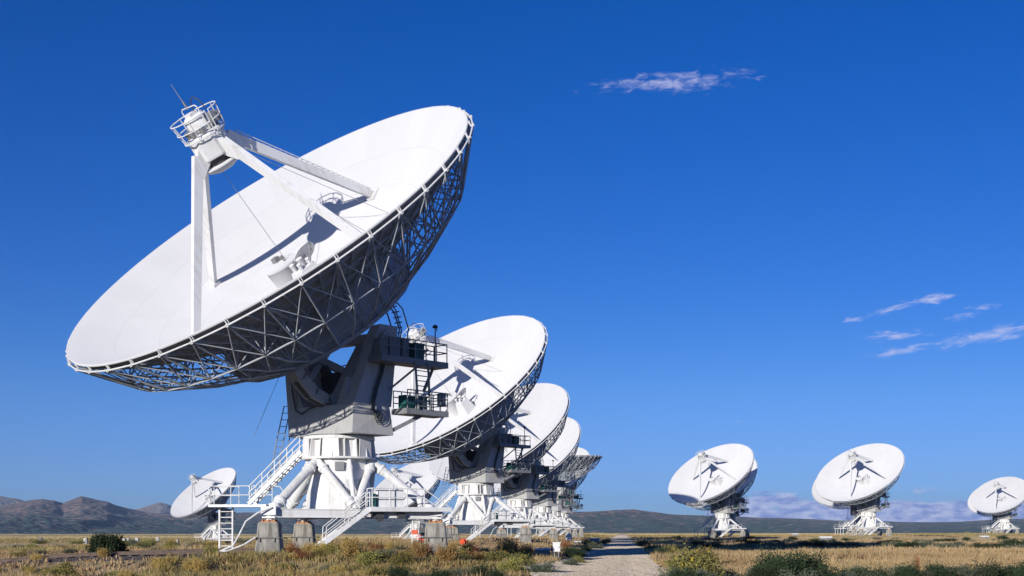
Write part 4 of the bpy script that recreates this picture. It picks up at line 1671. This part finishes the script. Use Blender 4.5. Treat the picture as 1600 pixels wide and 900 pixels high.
shrub_px('block', 169, 874, 44, 42, 'dark boxy bush standing alone at left by the rail spur')
PLACED = [
    ('rabbit', 95, 890, 62, 26), ('sage', 60, 868, 40, 13), ('sage', 110, 866, 36, 13), ('rabbit', 30, 872, 34, 13), ('dark', 225, 859, 26, 9), ('rabbit', 262, 862, 30, 12),
    ('sage', 310, 873, 34, 18), ('rabbit', 330, 868, 30, 18), ('gold', 312, 878, 26, 22), ('sage', 285, 885, 40, 16), ('rabbit', 210, 860, 26, 9),
    ('rabbit', 520, 872, 40, 24), ('gold', 548, 874, 36, 30), ('rabbit', 575, 878, 44, 28), ('sage', 600, 872, 34, 22), ('rabbit', 630, 878, 42, 26), ('gold', 655, 876, 32, 26),
    ('red', 668, 874, 30, 20), ('gold', 700, 880, 36, 26), ('rabbit', 720, 876, 34, 24), ('red', 738, 872, 28, 18), ('sage', 752, 868, 28, 18), ('rabbit', 770, 880, 40, 26),
    ('gold', 790, 872, 32, 26), ('red', 805, 866, 26, 18), ('gold', 822, 872, 28, 18), ('rabbit', 812, 886, 44, 26), ('sage', 846, 896, 44, 28), ('rabbit', 800, 896, 42, 26),
    ('dark', 622, 908, 40, 28), ('dark', 688, 912, 44, 28), ('sage', 655, 910, 40, 24), ('dark', 752, 910, 40, 32), ('dark', 775, 912, 30, 28), ('sage', 720, 906, 50, 30), ('rabbit', 590, 906, 50, 26),
    ('dark', 892, 874, 30, 22), ('dark', 904, 875, 28, 20), ('sage', 890, 884, 34, 16), ('rabbit', 903, 880, 24, 14), ('red', 884, 858, 22, 12),
    ('sage', 930, 858, 28, 12), ('dark', 922, 856, 22, 10), ('rabbit', 915, 862, 22, 10), ('sage', 941, 851, 20, 8), ('red', 917, 852, 18, 9), ('rabbit', 948, 848, 16, 7),
    ('sage', 1002, 849, 24, 8), ('rabbit', 1008, 853, 26, 9), ('sage', 1018, 858, 30, 11), ('dark', 1034, 872, 36, 18), ('rabbit', 1045, 868, 40, 16), ('sage', 1060, 866, 40, 15),
    ('rabbit', 1078, 908, 82, 52), ('rabbit', 1098, 884, 46, 30), ('sage', 1050, 912, 50, 34), ('dark', 1068, 914, 46, 32), ('rabbit', 1060, 890, 34, 28), ('sage', 1100, 912, 46, 30),
    ('dark', 1205, 910, 52, 52), ('dark', 1240, 912, 60, 56), ('dark', 1270, 910, 52, 50), ('dark', 1222, 914, 60, 46), ('dark', 1290, 916, 44, 34), ('dark', 1190, 914, 44, 36),
    ('sage', 1250, 918, 74, 36), ('sage', 1310, 914, 54, 30), ('dark', 1330, 912, 44, 30), ('sage', 1350, 914, 60, 28), ('sage', 1395, 910, 54, 28), ('dark', 1370, 914, 48, 30),
    ('dark', 1420, 912, 54, 34), ('sage', 1450, 910, 48, 28), ('dark', 1475, 914, 50, 30), ('sage', 1510, 912, 64, 34), ('dark', 1540, 912, 54, 38), ('dark', 1575, 910, 60, 30), ('dark', 1600, 912, 50, 38),
    ('sage', 1340, 900, 40, 22), ('sage', 1405, 899, 44, 24), ('dark', 1460, 901, 40, 24), ('sage', 1495, 899, 46, 26), ('sage', 1560, 900, 50, 24), ('sage', 1180, 906, 50, 28), ('sage', 1130, 904, 44, 24),
    ('red', 1432, 904, 12, 30), ('sage', 1150, 914, 50, 24), ('dark', 1120, 916, 40, 20),
]
for i, (kd, px, py, w, h) in enumerate(PLACED):
    lb = None
    if (kd, px) == ('rabbit', 1078):
        lb = 'large rabbitbrush with yellow flowers at the right edge of the road'
    elif (kd, px) == ('red', 1432):
        lb = 'single rust red weed among sage at the lower right edge'
    elif (kd, px) == ('sage', 846):
        lb = 'pale sagebrush at the left edge of the road in the foreground'
    shrub_px(kd, px, py, w, h, lb)
# belts of brush across the right hand field and scattered plants
cnt = 0
while cnt < 235:
    zone = random.random()
    if zone < .28:
        px, py = random.uniform(1080, 1620), random.gauss(856, 1.6)
        kd = random.choice(['sage', 'sage', 'dark'])
        w, h = random.uniform(20, 40), random.uniform(6, 10)
    elif zone < .42:
        px, py = random.uniform(-20, 480), random.uniform(872, 912)
        kd = random.choice(['sage', 'rabbit', 'gold', 'gold', 'rabbit'])
        w, h = random.uniform(16, 40), random.uniform(9, 17)
    elif zone < .62:
        px, py = random.uniform(-20, 420), random.uniform(850, 866)
        kd = random.choice(['sage', 'rabbit', 'rabbit', 'gold'])
        w, h = random.uniform(16, 34), random.uniform(6, 11)
    elif zone < .8:
        px, py = random.choice([random.uniform(440, 800), random.uniform(440, 640)]), random.uniform(866, 885)
        kd = random.choice(['rabbit', 'gold', 'sage', 'gold', 'red'])
        w, h = random.uniform(18, 34), random.uniform(10, 18)
    else:
        px, py = random.uniform(1020, 1620), random.uniform(843, 852)
        kd = random.choice(['sage', 'rabbit', 'dark'])
        w, h = random.uniform(12, 24), random.uniform(4, 6)
    x, y, z = px_to_ground(px, py)
    if on_road(x, y, .5):
        continue
    if any(abs(x - s_[0]) < 6 and abs(y - s_[1]) < 5 for s_ in STATIONS[:1]):
        continue
    k = y / 2000
    shrub(kd, x, y, w * k, h * k)
    cnt += 1

# ---- dry grass: blades as one mass per colour


def grass(name, mat, pts, hmean, nb, seed, wid, label, spread):
    r_ = np.random.default_rng(seed)
    n = len(pts)
    P = np.repeat(pts, nb, 0)
    N = len(P)
    a_ = r_.uniform(0, 2 * math.pi, N)
    rr = spread * np.sqrt(r_.uniform(0, 1, N))
    lowf = np.clip(1 + .55 * fbm(pts[:, 0] / 4.0, pts[:, 1] / 7.0, seed + 40, 4, .6), .35, 1.7)
    sc = np.repeat(r_.uniform(.55, 1.35, n) * lowf, nb)
    bx = P[:, 0] + rr * np.cos(a_)
    by = P[:, 1] + rr * np.sin(a_)
    bz = terrain(bx, by) - .02
    h = hmean * sc * r_.uniform(.55, 1.25, N)
    lean = r_.uniform(.05, .55, N) * h
    la = a_ + r_.normal(0, .7, N)
    tx, ty, tz = bx + lean * np.cos(la), by + lean * np.sin(la), bz + h
    w = wid * r_.uniform(.7, 1.4, N)
    wa = r_.uniform(0, math.pi, N)
    ox, oy = w * np.cos(wa), w * np.sin(wa)
    mx, my, mz = bx + lean * .35 * np.cos(la), by + lean * .35 * np.sin(la), bz + h * .55
    V = np.concatenate([np.stack([bx - ox, by - oy, bz], 1), np.stack([bx + ox, by + oy, bz], 1),
                        np.stack([mx + ox * .8, my + oy * .8, mz], 1), np.stack([tx, ty, tz], 1), np.stack([mx - ox * .8, my - oy * .8, mz], 1)], 0)
    i = np.arange(N)
    me = bpy.data.meshes.new(name)
    F = np.stack([i, i + N, i + 2 * N, i + 3 * N, i + 4 * N], 1)
    tint = np.clip(np.repeat(r_.normal(.5, .2, n) + .3 * fbm(pts[:, 0] / 3.0, pts[:, 1] / 5.0, seed + 60, 3, .6), nb) + r_.normal(0, .16, N), 0, 1)
    o = linked(name, numpy_mesh(name, V, F, mat, True, np.tile(tint, 5)))
    tag(o, label, 'grass', None, 'stuff')
    return o


def field_points(n, y0, y1, seed, power=1.0):
    r_ = np.random.default_rng(seed)
    y = y0 + (y1 - y0) * r_.uniform(0, 1, n) ** power
    x = r_.uniform(-.45, .45, n) * y
    e_ = np.where(x < road_x(y), 1.7 * np.exp(-((y - 70) / 6.0) ** 2), 0)
    keep = np.abs(x - road_x(y)) > 3.3 + e_ + r_.uniform(-.2, .5, n) + np.where(y > 130, .9, 0)
    # ballast of the spurs and the trodden ground under the nearest telescope stay bare
    ty_ = 70.9
    keep &= ~((np.abs(y - ty_) < 2.0) & (x < -1.6) & (x > -36))
    keep &= ~((np.abs(y - 64.3) < 1.8) & (x < -15.8) & (x > -31))
    pad = (y > 65.2) & (y < 80) & (x < -1.2) & (x > -19)
    keep &= ~(pad & (r_.uniform(0, 1, n) < .86))
    ty2 = 134.5 + (x + 36) * (3.1 / 37)
    keep &= ~((np.abs(y - ty2) < 1.9) & (x < 1.2) & (x > -36))
    keep &= ~((x > 9) & (y < 58 + 3 * fbm(x / 3.0, y * 0, 3, 3)))
    if seed != 15:
        keep &= fbm(x / 5.0, y / 9.0, 31, 4, .65) > -.12 - .3 * (x > 10)
    return np.stack([x, y], 1)[keep]


pts = field_points(23000, 36, 130, 1, 1.25)
zone = fbm(pts[:, 0] / 9.0, pts[:, 1] / 14.0, 77, 4, .6) + np.where((pts[:, 0] > -16) & (pts[:, 0] < 3) & (pts[:, 1] < 75), .55, 0) - np.where(pts[:, 0] > 10, .45, 0) - np.where(pts[:, 0] < -17, .3, 0)
grass('dry_grass', 'grass_blades', pts[zone < .22], .34, 17, 3, .016, 'golden dry grass covering the plain', .28)
grass('olive_grass', 'grass_olive', pts[zone >= .22], .32, 17, 4, .016, 'olive and brown low growth between the golden grass', .28)
st_p = field_points(26000, 44, 150, 15, 1.2)
grass('stubble', 'grass_blades', st_p, .15, 6, 16, .035, 'short pale stubble covering the soil between the taller grass', .35)
far_p = field_points(26000, 130, 520, 6, 1.3)
zone = fbm(far_p[:, 0] / 25.0, far_p[:, 1] / 60.0, 57, 4, .6)
grass('far_grass', 'grass_blades', far_p[zone < .35], .38, 7, 8, .05, 'golden grass of the farther plain', .9)
grass('far_brush', 'grass_olive', far_p[zone >= .35], .42, 7, 9, .05, 'olive brush of the farther plain', .9)


def ring_points(n, y0, y1, seed):
    r_ = np.random.default_rng(seed)
    y = np.exp(r_.uniform(math.log(y0), math.log(y1), n))
    x = r_.uniform(-.55, .55, n) * y
    keep = np.abs(x - road_x(y)) > 5.5
    return np.stack([x, y], 1)[keep]


fp = ring_points(60000, 500, 3400, 21)
zn = fbm(fp[:, 0] / 120.0, fp[:, 1] / 260.0, 91, 4, .6)
grass('plain_grass', 'grass_blades', fp[zn < .15], .5, 4, 22, .16, 'tan grass of the far plain below the hills', 1.6)
grass('plain_brush', 'grass_olive', fp[zn >= .15], .55, 4, 23, .16, 'olive brush of the far plain below the hills', 1.6)

# ------------------------------------------------------------------ air: thin even haze over the plain
HAZE = 3.9e-5
m = bpy.data.materials.new('haze_air')
m.use_nodes = True
nt = m.node_tree
nt.nodes.clear()
pv = nt.nodes.new('ShaderNodeVolumePrincipled')
pv.inputs['Color'].default_value = (.55, .74, 1.0, 1)
pv.inputs['Density'].default_value = HAZE
pv.inputs['Anisotropy'].default_value = .0
ou = nt.nodes.new('ShaderNodeOutputMaterial')
nt.links.new(pv.outputs[0], ou.inputs['Volume'])
MATS['haze_air'] = m
b = MB()
b.box((0, 7000, 184), (30000, 15600, 440))
hz = b.build('haze', 'haze_air')
tag(hz, 'thin bluish haze over the plain before the hills', 'haze', None, 'stuff')
